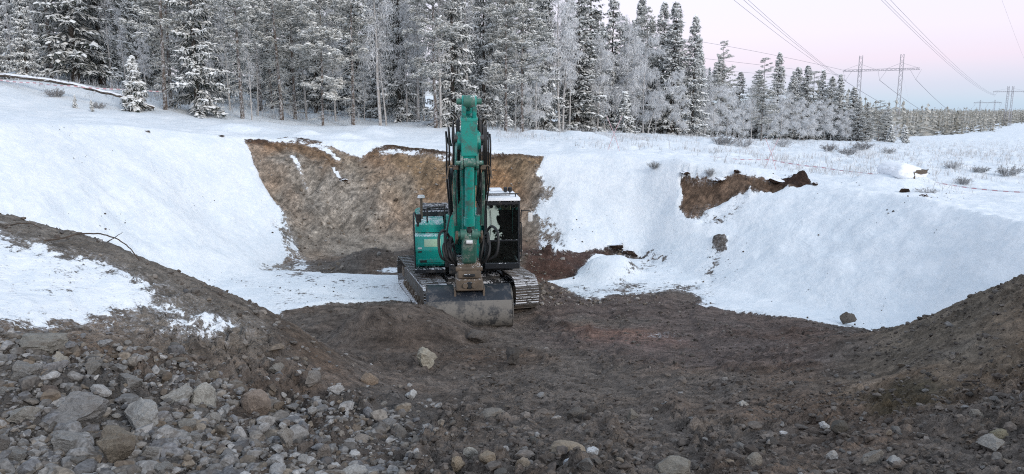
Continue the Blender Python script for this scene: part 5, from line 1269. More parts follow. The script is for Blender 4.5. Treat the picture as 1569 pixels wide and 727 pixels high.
# ---------------------------------------------------------------- mesh builder for made things
class MB:
    def __init__(self): self.bm = bmesh.new()

    def _add(self, tmp, M=None):
        if M is not None: bmesh.ops.transform(tmp, matrix=M, verts=tmp.verts)
        me = bpy.data.meshes.new('tmp'); tmp.to_mesh(me); tmp.free(); self.bm.from_mesh(me); bpy.data.meshes.remove(me)
        return self

    def box(self, lo, hi, bevel=0.0, M=None, seg=1):
        t = bmesh.new(); bmesh.ops.create_cube(t, size=1)
        for v in t.verts:
            v.co = Vector([lo[i] + (v.co[i] + 0.5) * (hi[i] - lo[i]) for i in range(3)])
        if bevel: bmesh.ops.bevel(t, geom=t.edges[:], offset=bevel, segments=seg, affect='EDGES', profile=0.6)
        return self._add(t, M)

    def prism(self, prof, y0, y1, bevel=0.0, taper=None, seg=1):
        """profile in x,z pulled along y; taper: half-width factor per profile point"""
        t = bmesh.new(); n = len(prof); c = (y0 + y1) / 2
        f = taper or [1.0] * n
        A = [t.verts.new((p[0], c + (y0 - c) * f[i], p[1])) for i, p in enumerate(prof)]
        B = [t.verts.new((p[0], c + (y1 - c) * f[i], p[1])) for i, p in enumerate(prof)]
        t.faces.new(A); t.faces.new(B[::-1])
        for i in range(n):
            t.faces.new((A[i], B[i], B[(i + 1) % n], A[(i + 1) % n]))
        bmesh.ops.recalc_face_normals(t, faces=t.faces[:])
        if bevel: bmesh.ops.bevel(t, geom=t.edges[:], offset=bevel, segments=seg, affect='EDGES', profile=0.6)
        return self._add(t)

    def cyl(self, a, b, r, r2=None, sides=16):
        a, b = Vector(a), Vector(b); t = bmesh.new()
        bmesh.ops.create_cone(t, cap_ends=True, segments=sides, radius1=r, radius2=r if r2 is None else r2, depth=(b - a).length)
        M = Matrix.Translation((a + b) / 2) @ (b - a).to_track_quat('Z', 'Y').to_matrix().to_4x4()
        return self._add(t, M)

    def tube(self, pts, r, sides=8):
        """bent round bar or hose through points, rounded by a spline"""
        P = [Vector(p) for p in pts]
        if len(P) > 2:
            Q = []
            for i in range(len(P) - 1):
                p0 = P[max(0, i - 1)]; p1 = P[i]; p2 = P[i + 1]; p3 = P[min(len(P) - 1, i + 2)]
                for k in range(6):
                    u = k / 6
                    Q.append(0.5 * ((2 * p1) + (p2 - p0) * u + (2 * p0 - 5 * p1 + 4 * p2 - p3) * u * u + (3 * p1 - p0 - 3 * p2 + p3) * u ** 3))
            P = Q + [P[-1]]
        t = bmesh.new(); rings = []
        for i, p in enumerate(P):
            d = (P[min(i + 1, len(P) - 1)] - P[max(i - 1, 0)]).normalized()
            ref = Vector((0, 1, 0)) if abs(d.y) < 0.9 else Vector((1, 0, 0))
            u = d.cross(ref).normalized(); v = d.cross(u)
            rings.append([t.verts.new(p + r * (math.cos(k * 2 * math.pi / sides) * u + math.sin(k * 2 * math.pi / sides) * v)) for k in range(sides)])
        for i in range(len(rings) - 1):
            for k in range(sides):
                t.faces.new((rings[i][k], rings[i][(k + 1) % sides], rings[i + 1][(k + 1) % sides], rings[i + 1][k]))
        t.faces.new(rings[0]); t.faces.new(rings[-1][::-1])
        bmesh.ops.recalc_face_normals(t, faces=t.faces[:])
        return self._add(t)

    def build(self, name, mat, parent=None, smooth_ang=35):
        me = bpy.data.meshes.new(name); self.bm.to_mesh(me); self.bm.free()
        me.polygons.foreach_set('use_smooth', [True] * len(me.polygons))
        me.set_sharp_from_angle(angle=math.radians(smooth_ang))
        return link(name, me, mat, parent)


def mat_paint(name, col, rough=0.42, dirt=0.5, snow=0.0, dirt_col=(0.13, 0.11, 0.09), scale=3.0):
    t = NT(name, rough, 0.5); p = t.obj()
    n1 = t.noise(scale, 5, 0.65, p); n2 = t.noise(scale * 7, 4, 0.7, p)
    c = t.mix(t.lin(n1, 0.3, 0.7, 0, 0.35), col, tuple(v * 0.72 for v in col))
    d = t.math('MULTIPLY', t.step(t.math('ADD', n1, t.math('MULTIPLY', n2, 0.45)), 0.86 - 0.28 * dirt, 0.98 - 0.2 * dirt), min(1, 0.35 + dirt * 0.6))
    c = t.mix(d, c, dirt_col)
    if snow:
        s = t.math('MULTIPLY', t.step(t.nrm_z(), 0.45, 0.8), t.step(t.math('ADD', n2, t.math('MULTIPLY', n1, 0.6)), 0.93 - 0.5 * snow, 1.0 - 0.5 * snow))
        c = t.mix(s, c, (0.78, 0.80, 0.84))
    return t.done(c, t.math('ADD', t.math('MULTIPLY', d, 0.4), rough), t.bump(n2, 0.15, 0.01))


M_TEAL = mat_paint('teal_paint', (0.007, 0.275, 0.225), 0.38, 0.55, 0.12, (0.075, 0.078, 0.07), 5.0)
M_TEAL_BOX = mat_paint('teal_paint_clean', (0.008, 0.34, 0.28), 0.33, 0.25, 0.28, (0.16, 0.17, 0.15), 6.0)
M_DARK = mat_paint('dark_grey_paint', (0.018, 0.020, 0.023), 0.5, 0.35, 0.25)
M_BLACK = mat_paint('black_rubber', (0.014, 0.014, 0.015), 0.55, 0.25)
M_CAB = mat_paint('cab_black', (0.012, 0.015, 0.02), 0.4, 0.12, 0.15)
M_TRACK = mat_paint('track_steel', (0.07, 0.062, 0.055), 0.7, 0.7, 0.42, (0.10, 0.082, 0.068), 3.0)
M_BUCKET = mat_paint('bucket_steel', (0.05, 0.052, 0.056), 0.5, 0.95, 0.0, (0.215, 0.20, 0.18), 3.0)
M_BUCKET_TOP = mat_paint('bucket_dark_plate', (0.016, 0.021, 0.03), 0.45, 0.45, 0.0, (0.14, 0.13, 0.125), 5.0)
M_MUD_STEEL = mat_paint('muddy_steel', (0.10, 0.078, 0.058), 0.75, 0.9, 0.1, (0.15, 0.115, 0.085), 4.0)
M_GREASY = mat_paint('worn_green_iron', (0.045, 0.15, 0.115), 0.5, 0.55, 0.1, (0.30, 0.31, 0.28), 4.0)
M_ROD = mat_paint('dark_steel_rod', (0.05, 0.052, 0.055), 0.3, 0.2)
M_WHITE = mat_paint('white_cap', (0.75, 0.76, 0.76), 0.5, 0.1)
M_SNOW = NT('lying_snow', 0.8, 0.2); M_SNOW = M_SNOW.done((0.82, 0.845, 0.885), None, M_SNOW.bump(M_SNOW.noise(14, 4), 0.4, 0.03))
M_LAMP = mat_paint('lamp_lens', (0.42, 0.60, 0.42), 0.2, 0.15, 0.2, (0.7, 0.75, 0.68), 6)


def pane_shader(t, tint):
    """thin pane: tinted clear glass with a mirror layer that grows towards grazing angles"""
    tr = t.n.new('ShaderNodeBsdfTransparent'); tr.inputs[0].default_value = (*tint, 1)
    gl = t.n.new('ShaderNodeBsdfGlossy'); gl.inputs['Roughness'].default_value = 0.03; gl.inputs['Color'].default_value = (0.9, 0.95, 0.95, 1)
    fr = t.n.new('ShaderNodeFresnel'); fr.inputs[0].default_value = 1.6
    mx = t.n.new('ShaderNodeMixShader'); t.l.new(fr.outputs[0], mx.inputs[0]); t.l.new(tr.outputs[0], mx.inputs[1]); t.l.new(gl.outputs[0], mx.inputs[2])
    return mx.outputs[0]


def mat_glass():
    t = NT('cab_glass', 0.03, 0.5)
    t.l.new(pane_shader(t, (0.50, 0.58, 0.56)), t.n['Material Output'].inputs[0])
    return t.m


M_GLASS = mat_glass()


def mat_painted_reflection():
    """windscreen with a bright reflection painted on as pale colour, clear towards the door"""
    t = NT('glass_painted_reflection', 0.05, 0.5); p = t.obj()
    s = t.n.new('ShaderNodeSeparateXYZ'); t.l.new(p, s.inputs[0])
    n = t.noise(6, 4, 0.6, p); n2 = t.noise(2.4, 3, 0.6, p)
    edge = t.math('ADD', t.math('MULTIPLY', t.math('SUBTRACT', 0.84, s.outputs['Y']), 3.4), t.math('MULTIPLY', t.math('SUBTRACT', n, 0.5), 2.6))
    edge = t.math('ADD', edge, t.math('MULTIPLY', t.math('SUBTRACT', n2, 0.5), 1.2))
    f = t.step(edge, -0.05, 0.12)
    painted_refl = t.n.new('ShaderNodeBsdfPrincipled'); painted_refl.inputs['Base Color'].default_value = (0.42, 0.51, 0.46, 1); painted_refl.inputs['Roughness'].default_value = 0.6  # pale green diffuse layer painted in place of a bright reflection
    mx = t.n.new('ShaderNodeMixShader'); t.l.new(t.math('MULTIPLY', f, 0.93), mx.inputs[0]); t.l.new(pane_shader(t, (0.45, 0.53, 0.52)), mx.inputs[1]); t.l.new(painted_refl.outputs[0], mx.inputs[2])
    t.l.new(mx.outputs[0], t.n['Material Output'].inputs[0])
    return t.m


M_REFL_GLASS = mat_painted_reflection()

EX = empty('excavator', (-1.38, 20.2, -0.09), math.radians(-90 + 6.5))
tag(EX, 'teal green tracked excavator parked in the pit with its bucket lowered', 'excavator')
UC = math.radians(11)          # the tracks point a little further to the side than the house

# --- undercarriage
u = MB()
u.box((-1.2, -0.75, 0.45), (1.2, 0.75, 0.86), 0.06).box((-1.5, -1.05, 0.42), (-0.9, 1.05, 0.72), 0.05).box((0.9, -1.05, 0.42), (1.5, 1.05, 0.72), 0.05)
u.cyl((0, 0, 0.86), (0, 0, 1.02), 0.72, None, 32)
uc = u.build('undercarriage', M_DARK, EX); uc.rotation_euler.z = UC


def shoe_mesh():
    m = MB(); w = 0.31
    m.prism([(-0.103, 0.0), (0.103, 0.0), (0.103, 0.022), (0.088, 0.024), (0.080, 0.055), (0.066, 0.055), (0.056, 0.024), (0.014, 0.024), (0.006, 0.042), (-0.006, 0.042), (-0.014, 0.024),
             (-0.056, 0.024), (-0.062, 0.042), (-0.076, 0.042), (-0.082, 0.024), (-0.103, 0.022)], -w, w)
    o = m.build('track_shoe', M_TRACK); me = o.data; bpy.data.objects.remove(o)
    return me


SHOE = shoe_mesh()
TX, TR, TZ = 1.72, 0.40, 0.455
PER = 4 * TX + 2 * math.pi * TR
NSH = 45


def on_loop(s):
    s %= PER
    if s < 2 * TX: return (TX - s, TZ + TR - 0.02 * math.sin(math.pi * s / (2 * TX)), math.pi)
    s -= 2 * TX
    if s < math.pi * TR:
        a = s / TR; return (-TX - TR * math.sin(a), TZ + TR * math.cos(a), math.pi + a)
    s -= math.pi * TR
    if s < 2 * TX: return (-TX + s, TZ - TR, 2 * math.pi)
    s -= 2 * TX
    a = s / TR
    return (TX + TR * math.sin(a), TZ - TR * math.cos(a), a)


for side in (-1, 1):
    yc = side * 1.19
    m = MB()
    m.prism([(-1.55, 0.24), (1.5, 0.24), (1.62, 0.36), (1.6, 0.56), (1.2, 0.64), (-1.2, 0.66), (-1.62, 0.58), (-1.65, 0.34)], yc - 0.19, yc + 0.19, 0.02)
    # the inner chain
    for k in range(60):
        x0, z0, a = on_loop(k * PER / 60)
        M = Matrix.Translation((x0, yc, z0)) @ Matrix.Rotation(math.pi - a, 4, 'Y')
        m.box((-0.08, -0.10, -0.09), (0.08, 0.10, 0.0), 0, M)
    tr_o = m.build('track', M_TRACK, EX); tr_o.rotation_euler.z = UC
    for (nm, x0) in (('idler_wheel', 1.72), ('drive_sprocket', -1.72)):
        w = MB(); w.cyl((x0, yc - 0.09, TZ), (x0, yc + 0.09, TZ), 0.33, None, 28).cyl((x0, yc - 0.21, TZ), (x0, yc + 0.21, TZ), 0.16, None, 20)
        for k in range(8):
            a = k * math.pi / 4; w.cyl((x0 + 0.23 * math.cos(a), yc - 0.12, TZ + 0.23 * math.sin(a)), (x0 + 0.23 * math.cos(a), yc + 0.12, TZ + 0.23 * math.sin(a)), 0.025, None, 6)
        w.build(nm, M_MUD_STEEL, tr_o)
    for k in range(7):
        x0 = -1.26 + k * 0.42
        w = MB(); w.cyl((x0, yc - 0.24, 0.20), (x0, yc + 0.24, 0.20), 0.115, None, 16).cyl((x0, yc - 0.27, 0.20), (x0, yc + 0.27, 0.20), 0.05, None, 10)
        w.build('track_roller', M_MUD_STEEL, tr_o)
    for k in range(2):
        x0 = -0.6 + 1.2 * k
        w = MB(); w.cyl((x0, yc - 0.2, 0.73), (x0, yc + 0.2, 0.73), 0.075, None, 14); w.build('carrier_roller', M_MUD_STEEL, tr_o)
    for k in range(NSH):
        x0, z0, a = on_loop((k + 0.35 * side) * PER / NSH)
        s_o = link('track_shoe', SHOE, M_TRACK, tr_o)
        s_o.location = (x0, yc, z0); s_o.rotation_euler = (0, math.pi - a, 0)

# --- upper structure
d = MB()
d.box((-2.3, -1.28, 1.0), (1.35, 1.28, 1.16), 0.03).box((0.9, -0.42, 1.0), (1.75, 0.42, 1.3), 0.04).box((0.2, -0.36, 1.16), (1.15, -0.27, 2.15), 0.02).box((0.2, 0.27, 1.16), (1.15, 0.36, 2.15), 0.02)
d.build('deck_frame', M_DARK, EX)
c = MB(); c.prism([(-2.75, 1.05), (-1.95, 1.0), (-1.95, 2.15), (-2.45, 2.2), (-2.75, 1.95)], -1.33, 1.33, 0.08, None, 3)
c.build('counterweight', M_TEAL, EX)
hood = MB(); hood.box((-1.95, -1.27, 1.17), (-0.15, 0.44, 2.28), 0.05, None, 2).box((-1.95, 0.45, 1.17), (-0.2, 1.3, 2.2), 0.05, None, 2)
hood_o = hood.build('engine_hood', M_TEAL, EX)
g = MB(); g.box((-1.6, -1.15, 2.28), (0.1, -0.32, 2.44), 0.02)
for k in range(12): g.box((-1.5 + k * 0.13, -1.1, 2.43), (-1.44 + k * 0.13, -0.38, 2.47), 0)
for k in range(5): g.cyl((0.02, -1.05 + 0.16 * k, 2.44), (0.02, -1.05 + 0.16 * k, 2.50), 0.03, None, 8)
g.build('hood_grille', M_DARK, hood_o)
e = MB(); e.cyl((-1.3, 0.15, 2.28), (-1.3, 0.15, 2.62), 0.07, None, 14); e.build('exhaust_pipe', M_DARK, hood_o)

# tank and tool box on the image's left, in front of the hood
b = MB()
b.prism([(0.1, 1.17), (1.42, 1.17), (1.56, 1.26), (1.60, 1.62), (1.50, 1.97), (1.40, 2.0), (0.1, 2.0)], -1.28, -0.52, 0.03, None, 2)
box_o = b.build('tool_box', M_TEAL_BOX, EX)
b = MB(); b.prism([(0.1, 2.01), (1.14, 2.01), (1.13, 2.22), (1.0, 2.30), (0.1, 2.30)], -1.27, -0.53, 0.03, None, 2); b.build('fuel_tank', M_TEAL_BOX, EX)
b = MB(); b.prism([(1.588, 1.62), (1.538, 1.62), (1.515, 1.90), (1.545, 1.90)], -1.04, -0.62, 0.012, None, 2); b.build('lamp_panel', M_LAMP, box_o)
b = MB(); b.box((1.545, -1.2, 1.30), (1.598, -0.58, 1.40), 0.01); b.build('grab_slot', M_TEAL, box_o)
b = MB(); b.box((1.55, -1.15, 1.31), (1.603, -0.98, 1.37), 0.005); b.build('vent_grille', M_BLACK, box_o)
for dz in (0.0, 0.09):
    b = MB(); b.box((1.565, -1.2, 1.66 - dz), (1.6, -1.10, 1.70 - dz), 0.003); b.build('warning_sticker', M_WHITE if dz == 0 else M_BLACK, box_o)
st = MB(); st.box((1.35, -1.3, 1.05), (1.68, -0.5, 1.16), 0.02).box((1.45, -0.52, 1.17), (1.60, -0.38, 1.9), 0.02); st.build('front_step', M_DARK, EX)
b = MB(); b.box((0.2, -0.50, 1.2), (1.3, -0.38, 2.12), 0.02); b.build('side_cover', M_TEAL, EX)
for pts in ([(1.62, -1.27, 1.1), (1.64, -1.29, 2.3), (1.5, -1.29, 2.52), (1.0, -1.27, 2.52), (0.9, -1.2, 2.25)],
            [(1.2, -0.95, 2.28), (1.2, -0.95, 2.62), (1.2, -0.9, 2.66), (1.2, -0.55, 2.68), (1.2, -0.50, 2.62), (1.2, -0.50, 1.6)],
            [(0.1, -1.1, 2.4), (0.1, -1.1, 2.72), (-0.6, -1.1, 2.72), (-0.6, -1.1, 2.4)]):
    r = MB(); r.tube(pts, 0.02, 8); r.build('handrail', M_BLACK, EX)
mr = MB(); mr.tube([(1.3, -1.2, 2.2), (1.32, -1.16, 2.5)], 0.035, 8); mr.box((1.28, -1.24, 2.30), (1.36, -1.10, 2.52), 0.02); mr.build('mirror', M_BLACK, EX)
an = MB(); an.cyl((0.6, -1.1, 2.3), (0.6, -1.1, 2.86), 0.035, None, 10); an_o = an.build('positioning_mast', M_MUD_STEEL, EX)
an = MB(); an.cyl((0.6, -1.1, 2.86), (0.6, -1.1, 2.93), 0.10, 0.085, 18); an.build('antenna_dome', M_WHITE, an_o)

# --- cab
CX0, CX1, CY0, CY1, CZ0, CZ1 = 0.10, 1.72, 0.49, 1.40, 1.12, 2.88
cb = MB()
cb.box((CX0, CY0, CZ0), (CX1, CY1, CZ0 + 0.16), 0.02)
for (x, y) in ((CX1 - 0.09, CY0), (CX1 - 0.09, CY1 - 0.055), (CX0, CY0), (CX0, CY1 - 0.055), (0.75, CY1 - 0.06), (0.75, CY0)):
    cb.box((x, y, CZ0 + 0.1), (x + 0.08, y + 0.055, CZ1), 0.012)
cb.box((CX0, CY0, CZ1 - 0.12), (CX1, CY1, CZ1), 0.03)
cb.box((CX1 - 0.05, CY0 + 0.03, 1.84), (CX1 - 0.008, CY1 - 0.03, 1.88), 0.004)
cb.box((CX0, CY0 + 0.01, CZ0 + 0.1), (0.78, CY0 + 0.05, 1.9), 0.0).box((CX0, CY1 - 0.05, CZ0 + 0.1), (0.78, CY1 - 0.012, 1.75), 0.0)
cb.box((CX0 + 0.09, CY0 + 0.06, CZ0 + 0.1), (CX0 + 0.12, CY1 - 0.06, 2.45), 0.0).box((0.78, CY0 + 0.012, CZ0 + 0.1), (CX1 - 0.08, CY0 + 0.018, 1.5), 0.0)
cab = cb.build('cab', M_CAB, EX)
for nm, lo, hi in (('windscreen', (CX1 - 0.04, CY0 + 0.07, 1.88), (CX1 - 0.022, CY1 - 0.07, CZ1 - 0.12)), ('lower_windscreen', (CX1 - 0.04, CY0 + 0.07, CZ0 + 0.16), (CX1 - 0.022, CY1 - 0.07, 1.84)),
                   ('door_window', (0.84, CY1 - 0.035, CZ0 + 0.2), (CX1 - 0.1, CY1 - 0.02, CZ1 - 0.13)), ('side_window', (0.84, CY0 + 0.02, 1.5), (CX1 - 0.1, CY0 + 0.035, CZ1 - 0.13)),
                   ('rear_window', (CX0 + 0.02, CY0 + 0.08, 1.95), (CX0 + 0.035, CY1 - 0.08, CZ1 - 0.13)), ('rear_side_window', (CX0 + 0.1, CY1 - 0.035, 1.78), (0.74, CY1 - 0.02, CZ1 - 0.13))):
    w = MB(); w.box(lo, hi); w.build(nm, M_REFL_GLASS if nm == 'windscreen' else M_GLASS, cab)
s = MB(); s.box((0.45, 0.70, 1.45), (0.98, 1.20, 1.60), 0.05, None, 2).prism([(0.35, 1.55), (0.50, 1.55), (0.42, 2.25), (0.28, 2.25)], 0.72, 1.18, 0.04, None, 2).box((0.28, 0.83, 2.27), (0.40, 1.07, 2.45), 0.04, None, 2)
s.build('seat', M_BLACK, cab)
s = MB(); s.box((0.6, 0.58, 1.3), (1.1, 0.68, 1.78), 0.03).box((0.6, 1.22, 1.3), (1.1, 1.32, 1.78), 0.03).cyl((1.1, 0.63, 1.78), (1.13, 0.63, 1.95), 0.02).cyl((1.1, 1.27, 1.78), (1.13, 1.27, 1.95), 0.02).box((1.5, 0.56, 1.7), (1.56, 0.78, 1.92), 0.02)
s.build('control_console', M_BLACK, cab)
rf = MB(); rf.box((CX0 - 0.02, CY0 - 0.02, CZ1), (CX1 + 0.05, CY1 + 0.02, CZ1 + 0.045), 0.02, None, 2).box((0.5, CY0 + 0.12, CZ1 + 0.04), (1.3, CY1 - 0.2, CZ1 + 0.10), 0.03, None, 2)
roof = rf.build('cab_roof', M_CAB, cab)
sn = MB(); sn.box((CX0, CY0, CZ1 + 0.046), (CX1 + 0.02, CY1, CZ1 + 0.085), 0.018, None, 2).box((0.55, CY0 + 0.15, CZ1 + 0.09), (1.25, CY1 - 0.22, CZ1 + 0.14), 0.025, None, 2).box((0.3, 0.72, CZ1 + 0.14), (0.75, 1.05, CZ1 + 0.20), 0.03, None, 2)
sn.prism([(CX1 - 0.03, CZ1 + 0.03), (CX1 + 0.06, CZ1 + 0.0), (CX1 + 0.06, CZ1 + 0.04), (CX1 + 0.0, CZ1 + 0.075)], CY0, CY1, 0.01)
sn.build('roof_snow', M_SNOW, EX)
bar = MB(); bar.tube([(1.55, CY0 + 0.02, CZ1 + 0.16), (1.55, CY1 - 0.02, CZ1 + 0.16)], 0.016).cyl((1.55, CY0 + 0.1, CZ1 + 0.05), (1.55, CY0 + 0.1, CZ1 + 0.16), 0.014).cyl((1.55, CY1 - 0.1, CZ1 + 0.05), (1.55, CY1 - 0.1, CZ1 + 0.16), 0.014)
bar.build('roof_bar', M_BLACK, EX)
for k in range(4):
    l_ = MB(); y = CY0 + 0.17 + 0.19 * k; l_.cyl((CX1 - 0.01, y, CZ1 - 0.13), (CX1 + 0.06, y, CZ1 - 0.13), 0.045, 0.05, 12); l_o = l_.build('work_light', M_BLACK, EX)
    l_ = MB(); l_.cyl((CX1 + 0.061, y, CZ1 - 0.13), (CX1 + 0.068, y, CZ1 - 0.13), 0.04, None, 12); l_.build('lens', M_GLASS, l_o)
for k, y in enumerate((1.10, 1.22)):
    l_ = MB(); l_.cyl((1.0, y, CZ1 + 0.05), (1.0, y, CZ1 + 0.20), 0.018).cyl((1.0, y, CZ1 + 0.17), (1.03, y, CZ1 + 0.27), 0.055, 0.05, 12); l_.build('beacon_light', M_BLACK, EX)
wp = MB(); wp.tube([(CX1 + 0.01, 0.62, 1.9), (CX1 + 0.015, 0.66, 2.3), (CX1 + 0.01, 0.64, 2.65)], 0.008, 6); wp.build('wiper', M_BLACK, cab)
mi = MB(); mi.tube([(CX1 - 0.02, CY1 + 0.01, 1.55), (CX1 - 0.02, CY1 + 0.03, 2.55), (CX1, CY1 + 0.06, 2.62), (CX1, CY1 + 0.24, 2.62), (CX1 + 0.01, CY1 + 0.26, 2.55)], 0.014, 8)
mi_o = mi.build('mirror_arm', M_BLACK, EX)
mi = MB(); mi.box((CX1 - 0.01, CY1 + 0.20, 2.34), (CX1 + 0.04, CY1 + 0.32, 2.58), 0.03, None, 2); mi.build('mirror', M_WHITE, mi_o)
hr = MB(); hr.tube([(1.35, CY1 + 0.03, 1.35), (1.35, CY1 + 0.08, 1.4), (1.35, CY1 + 0.08, 2.2), (1.35, CY1 + 0.03, 2.25)], 0.016); hr.build('handrail', M_BLACK, EX)

# --- boom, arm and cylinders
bo = MB()
bo.prism([(0.22, 1.72), (0.45, 1.55), (0.75, 1.75), (1.55, 3.10), (2.1, 3.75), (2.9, 4.05), (3.75, 4.28), (3.92, 4.42), (3.86, 4.62), (3.70, 4.70), (2.7, 4.62), (1.75, 4.45), (1.25, 4.0), (0.55, 2.5)], -0.26, 0.26, 0.02)
boom = bo.build('boom', M_TEAL, EX)
for px_, pz_, pw_ in ((0.42, 1.72, 0.38), (3.80, 4.52, 0.33), (1.62, 3.6, 0.42)):
    bo = MB(); bo.cyl((px_, -pw_, pz_), (px_, pw_, pz_), 0.085); bo.build('hinge_pin', M_ROD, boom)
for s_ in (-1, 1):
    y = s_ * 0.36
    l_ = MB(); l_.cyl((1.35, y, 1.25), (1.50, y, 2.45), 0.105, None, 18).cyl((1.35, y - 0.07, 1.25), (1.35, y + 0.07, 1.25), 0.11, None, 16).cyl((1.49, y, 2.40), (1.505, y, 2.52), 0.12, None, 18)
    lo_ = l_.build('lift_cylinder', M_TEAL, EX)
    l_ = MB(); l_.cyl((1.50, y, 2.45), (1.62, y, 3.58), 0.06, None, 14).cyl((1.62, y - 0.06, 3.6), (1.62, y + 0.06, 3.6), 0.12, None, 16); l_.build('piston_rod', M_ROD, lo_)

# arm: frame with its own axis; s runs from the top end to the bucket pin
A_TOP, A_BOT = Vector((3.98, 0, 5.36)), Vector((3.02, 0, 1.58))
a_dir = (A_BOT - A_TOP).normalized(); a_len = (A_BOT - A_TOP).length
a_front = Vector((-a_dir.z, 0, a_dir.x)); a_front = a_front if a_front.x > 0 else -a_front


def arm_pt(s, f, y=0.0):
    return A_TOP + a_dir * s + a_front * f + Vector((0, y, 0))


def arm_prism(mb, prof, y0, y1, bevel=0.012, taper=None):
    return mb.prism([(arm_pt(s, f).x, arm_pt(s, f).z) for s, f in prof], y0, y1, bevel, taper)


ar = MB()
arm_prism(ar, [(0.42, 0.10), (1.15, 0.26), (1.32, 0.24), (2.2, 0.14), (3.75, 0.07), (3.88, -0.02), (3.80, -0.12), (2.6, -0.26), (1.0, -0.42), (0.55, -0.25)], -0.145, 0.145, 0.012)
arm = ar.build('arm', M_TEAL, EX)
ar = MB()
arm_prism(ar, [(0.40, 0.12), (1.18, 0.285), (1.18, 0.245), (0.40, 0.08)], -0.175, 0.175, 0.008)
arm_prism(ar, [(0.38, 0.125), (0.44, 0.14), (0.44, -0.1), (0.38, -0.1)], -0.185, 0.185, 0.008)
for y in (-0.175, 0.135): arm_prism(ar, [(1.16, 0.285), (1.9, 0.20), (1.9, -0.1), (1.16, -0.2)], y, y + 0.04, 0.006)
ar.build('arm_plate', M_TEAL, arm)
for y in (-0.16, 0.07):
    ar = MB(); arm_prism(ar, [(-0.10, 0.02), (-0.05, 0.09), (0.30, 0.12), (0.48, 0.11), (0.48, -0.12), (0.02, -0.10), (-0.08, -0.06)], y, y + 0.09, 0.02); ar.build('arm_fork', M_TEAL, arm)
ar = MB(); p = arm_pt(0.04, 0.0); ar.cyl(p + Vector((0, -0.27, 0)), p + Vector((0, 0.27, 0)), 0.065).cyl(p + Vector((0, -0.12, 0)), p + Vector((0, 0.12, 0)), 0.135, None, 20)
q = Vector((3.1, 0, 4.95)); ar.cyl(p, p + (q - p) * 0.45, 0.055, None, 14)
ar.build('cylinder_eye', M_GREASY, arm)
ac = MB(); ac.cyl(p + (q - p) * 0.42, Vector((1.95, 0, 4.60)), 0.115, None, 20); ac.build('arm_cylinder', M_TEAL, EX)
# bucket cylinder on the front face
bc = MB(); t0, t1 = arm_pt(1.32, 0.34), arm_pt(2.78, 0.36)
bc.cyl(arm_pt(1.40, 0.34), t1, 0.105, None, 24).cyl(t1 - a_dir * 0.2, t1, 0.13, None, 24)
bc_o = bc.build('bucket_cylinder', M_TEAL, EX)
bc = MB(); bc.cyl(t0 + Vector((0, -0.13, 0)), t0 + Vector((0, 0.13, 0)), 0.10, None, 18).cyl(t0 + Vector((0, -0.3, 0)), t0 + Vector((0, 0.3, 0)), 0.05, None, 12)
for y in (-0.2, 0.14): arm_prism(bc, [(1.15, 0.24), (1.30, 0.43), (1.42, 0.41), (1.55, 0.2)], y, y + 0.06, 0.008)
bc.build('cylinder_bracket', M_GREASY, bc_o)
r0 = arm_pt(3.02, 0.36)
bc = MB(); bc.cyl(t1, r0, 0.06, None, 14); bc.build('piston_rod', M_ROD, bc_o)
lk = MB(); lk.cyl(r0 + Vector((0, -0.30, 0)), r0 + Vector((0, 0.30, 0)), 0.075, None, 16).cyl(r0 + Vector((0, -0.20, 0)), r0 + Vector((0, -0.06, 0)), 0.125, None, 18).cyl(r0 + Vector((0, 0.06, 0)), r0 + Vector((0, 0.20, 0)), 0.125, None, 18)
arm_prism(lk, [(2.98, 0.46), (3.10, 0.47), (3.70, 0.40), (3.80, 0.30), (3.66, 0.22), (3.05, 0.26)], -0.17, 0.17, 0.03)
link_o = lk.build('bucket_link', M_GREASY, EX)
for y in (-0.31, 0.25):
    lk = MB(); arm_prism(lk, [(2.95, 0.44), (3.10, 0.44), (3.42, 0.02), (3.40, -0.08), (3.28, -0.08), (2.93, 0.34)], y, y + 0.06, 0.015); lk.build('side_link', M_MUD_STEEL, link_o)
for y in (-0.1, 0.1):
    lk = MB(); p = arm_pt(3.16, 0.475, y * 0.0); lk.cyl(p + Vector((0.0, -0.07, 0)), p + Vector((0.01, 0.07, 0)), 0.05, None, 12)
    if y > 0: lk.build('grease_cap', M_WHITE, link_o)
    else: lk.bm.free()
# coupler and tilting bracket
cp = MB()
cp.prism([(2.86, 1.66), (3.34, 1.62), (3.46, 1.42), (3.46, 1.28), (2.82, 1.30)], -0.27, 0.27, 0.025).prism([(2.84, 1.29), (3.50, 1.27), (3.52, 1.0), (2.86, 1.02)], -0.31, 0.31, 0.025)
cp.cyl((3.38, -0.31, 1.50), (3.38, 0.31, 1.50), 0.06).cyl((3.50, -0.10, 1.14), (3.56, -0.10, 1.14), 0.06).cyl((3.50, 0.10, 1.14), (3.56, 0.10, 1.14), 0.06)
cp_o = cp.build('quick_coupler', M_MUD_STEEL, EX)
cp = MB(); cp.box((3.485, -0.13, 1.34), (3.515, 0.13, 1.40), 0.008).box((3.49, -0.05, 1.06), (3.55, 0.05, 1.22), 0.012); cp.build('lock_plate', M_DARK, cp_o)
for y in (-0.36, 0.31):
    cp = MB(); cp.prism([(2.9, 1.1), (3.45, 1.05), (3.50, 0.72), (3.0, 0.72)], y, y + 0.05, 0.01); cp.build('bucket_ear', M_MUD_STEEL, cp_o)

# bucket: a rolled shell seen from behind, mouth towards the machine
BW = 1.0
prof = []
outer = [(2.80, 1.00), (3.10, 1.02), (3.42, 0.93), (3.56, 0.78), (3.66, 0.56), (3.66, 0.36), (3.56, 0.18), (3.38, 0.07), (3.0, 0.03), (2.45, 0.02)]
inner = [(x - 0.045 * (1 if x > 3.2 else 0.2), z + (0.05 if z < 0.3 else -0.05)) for x, z in outer]


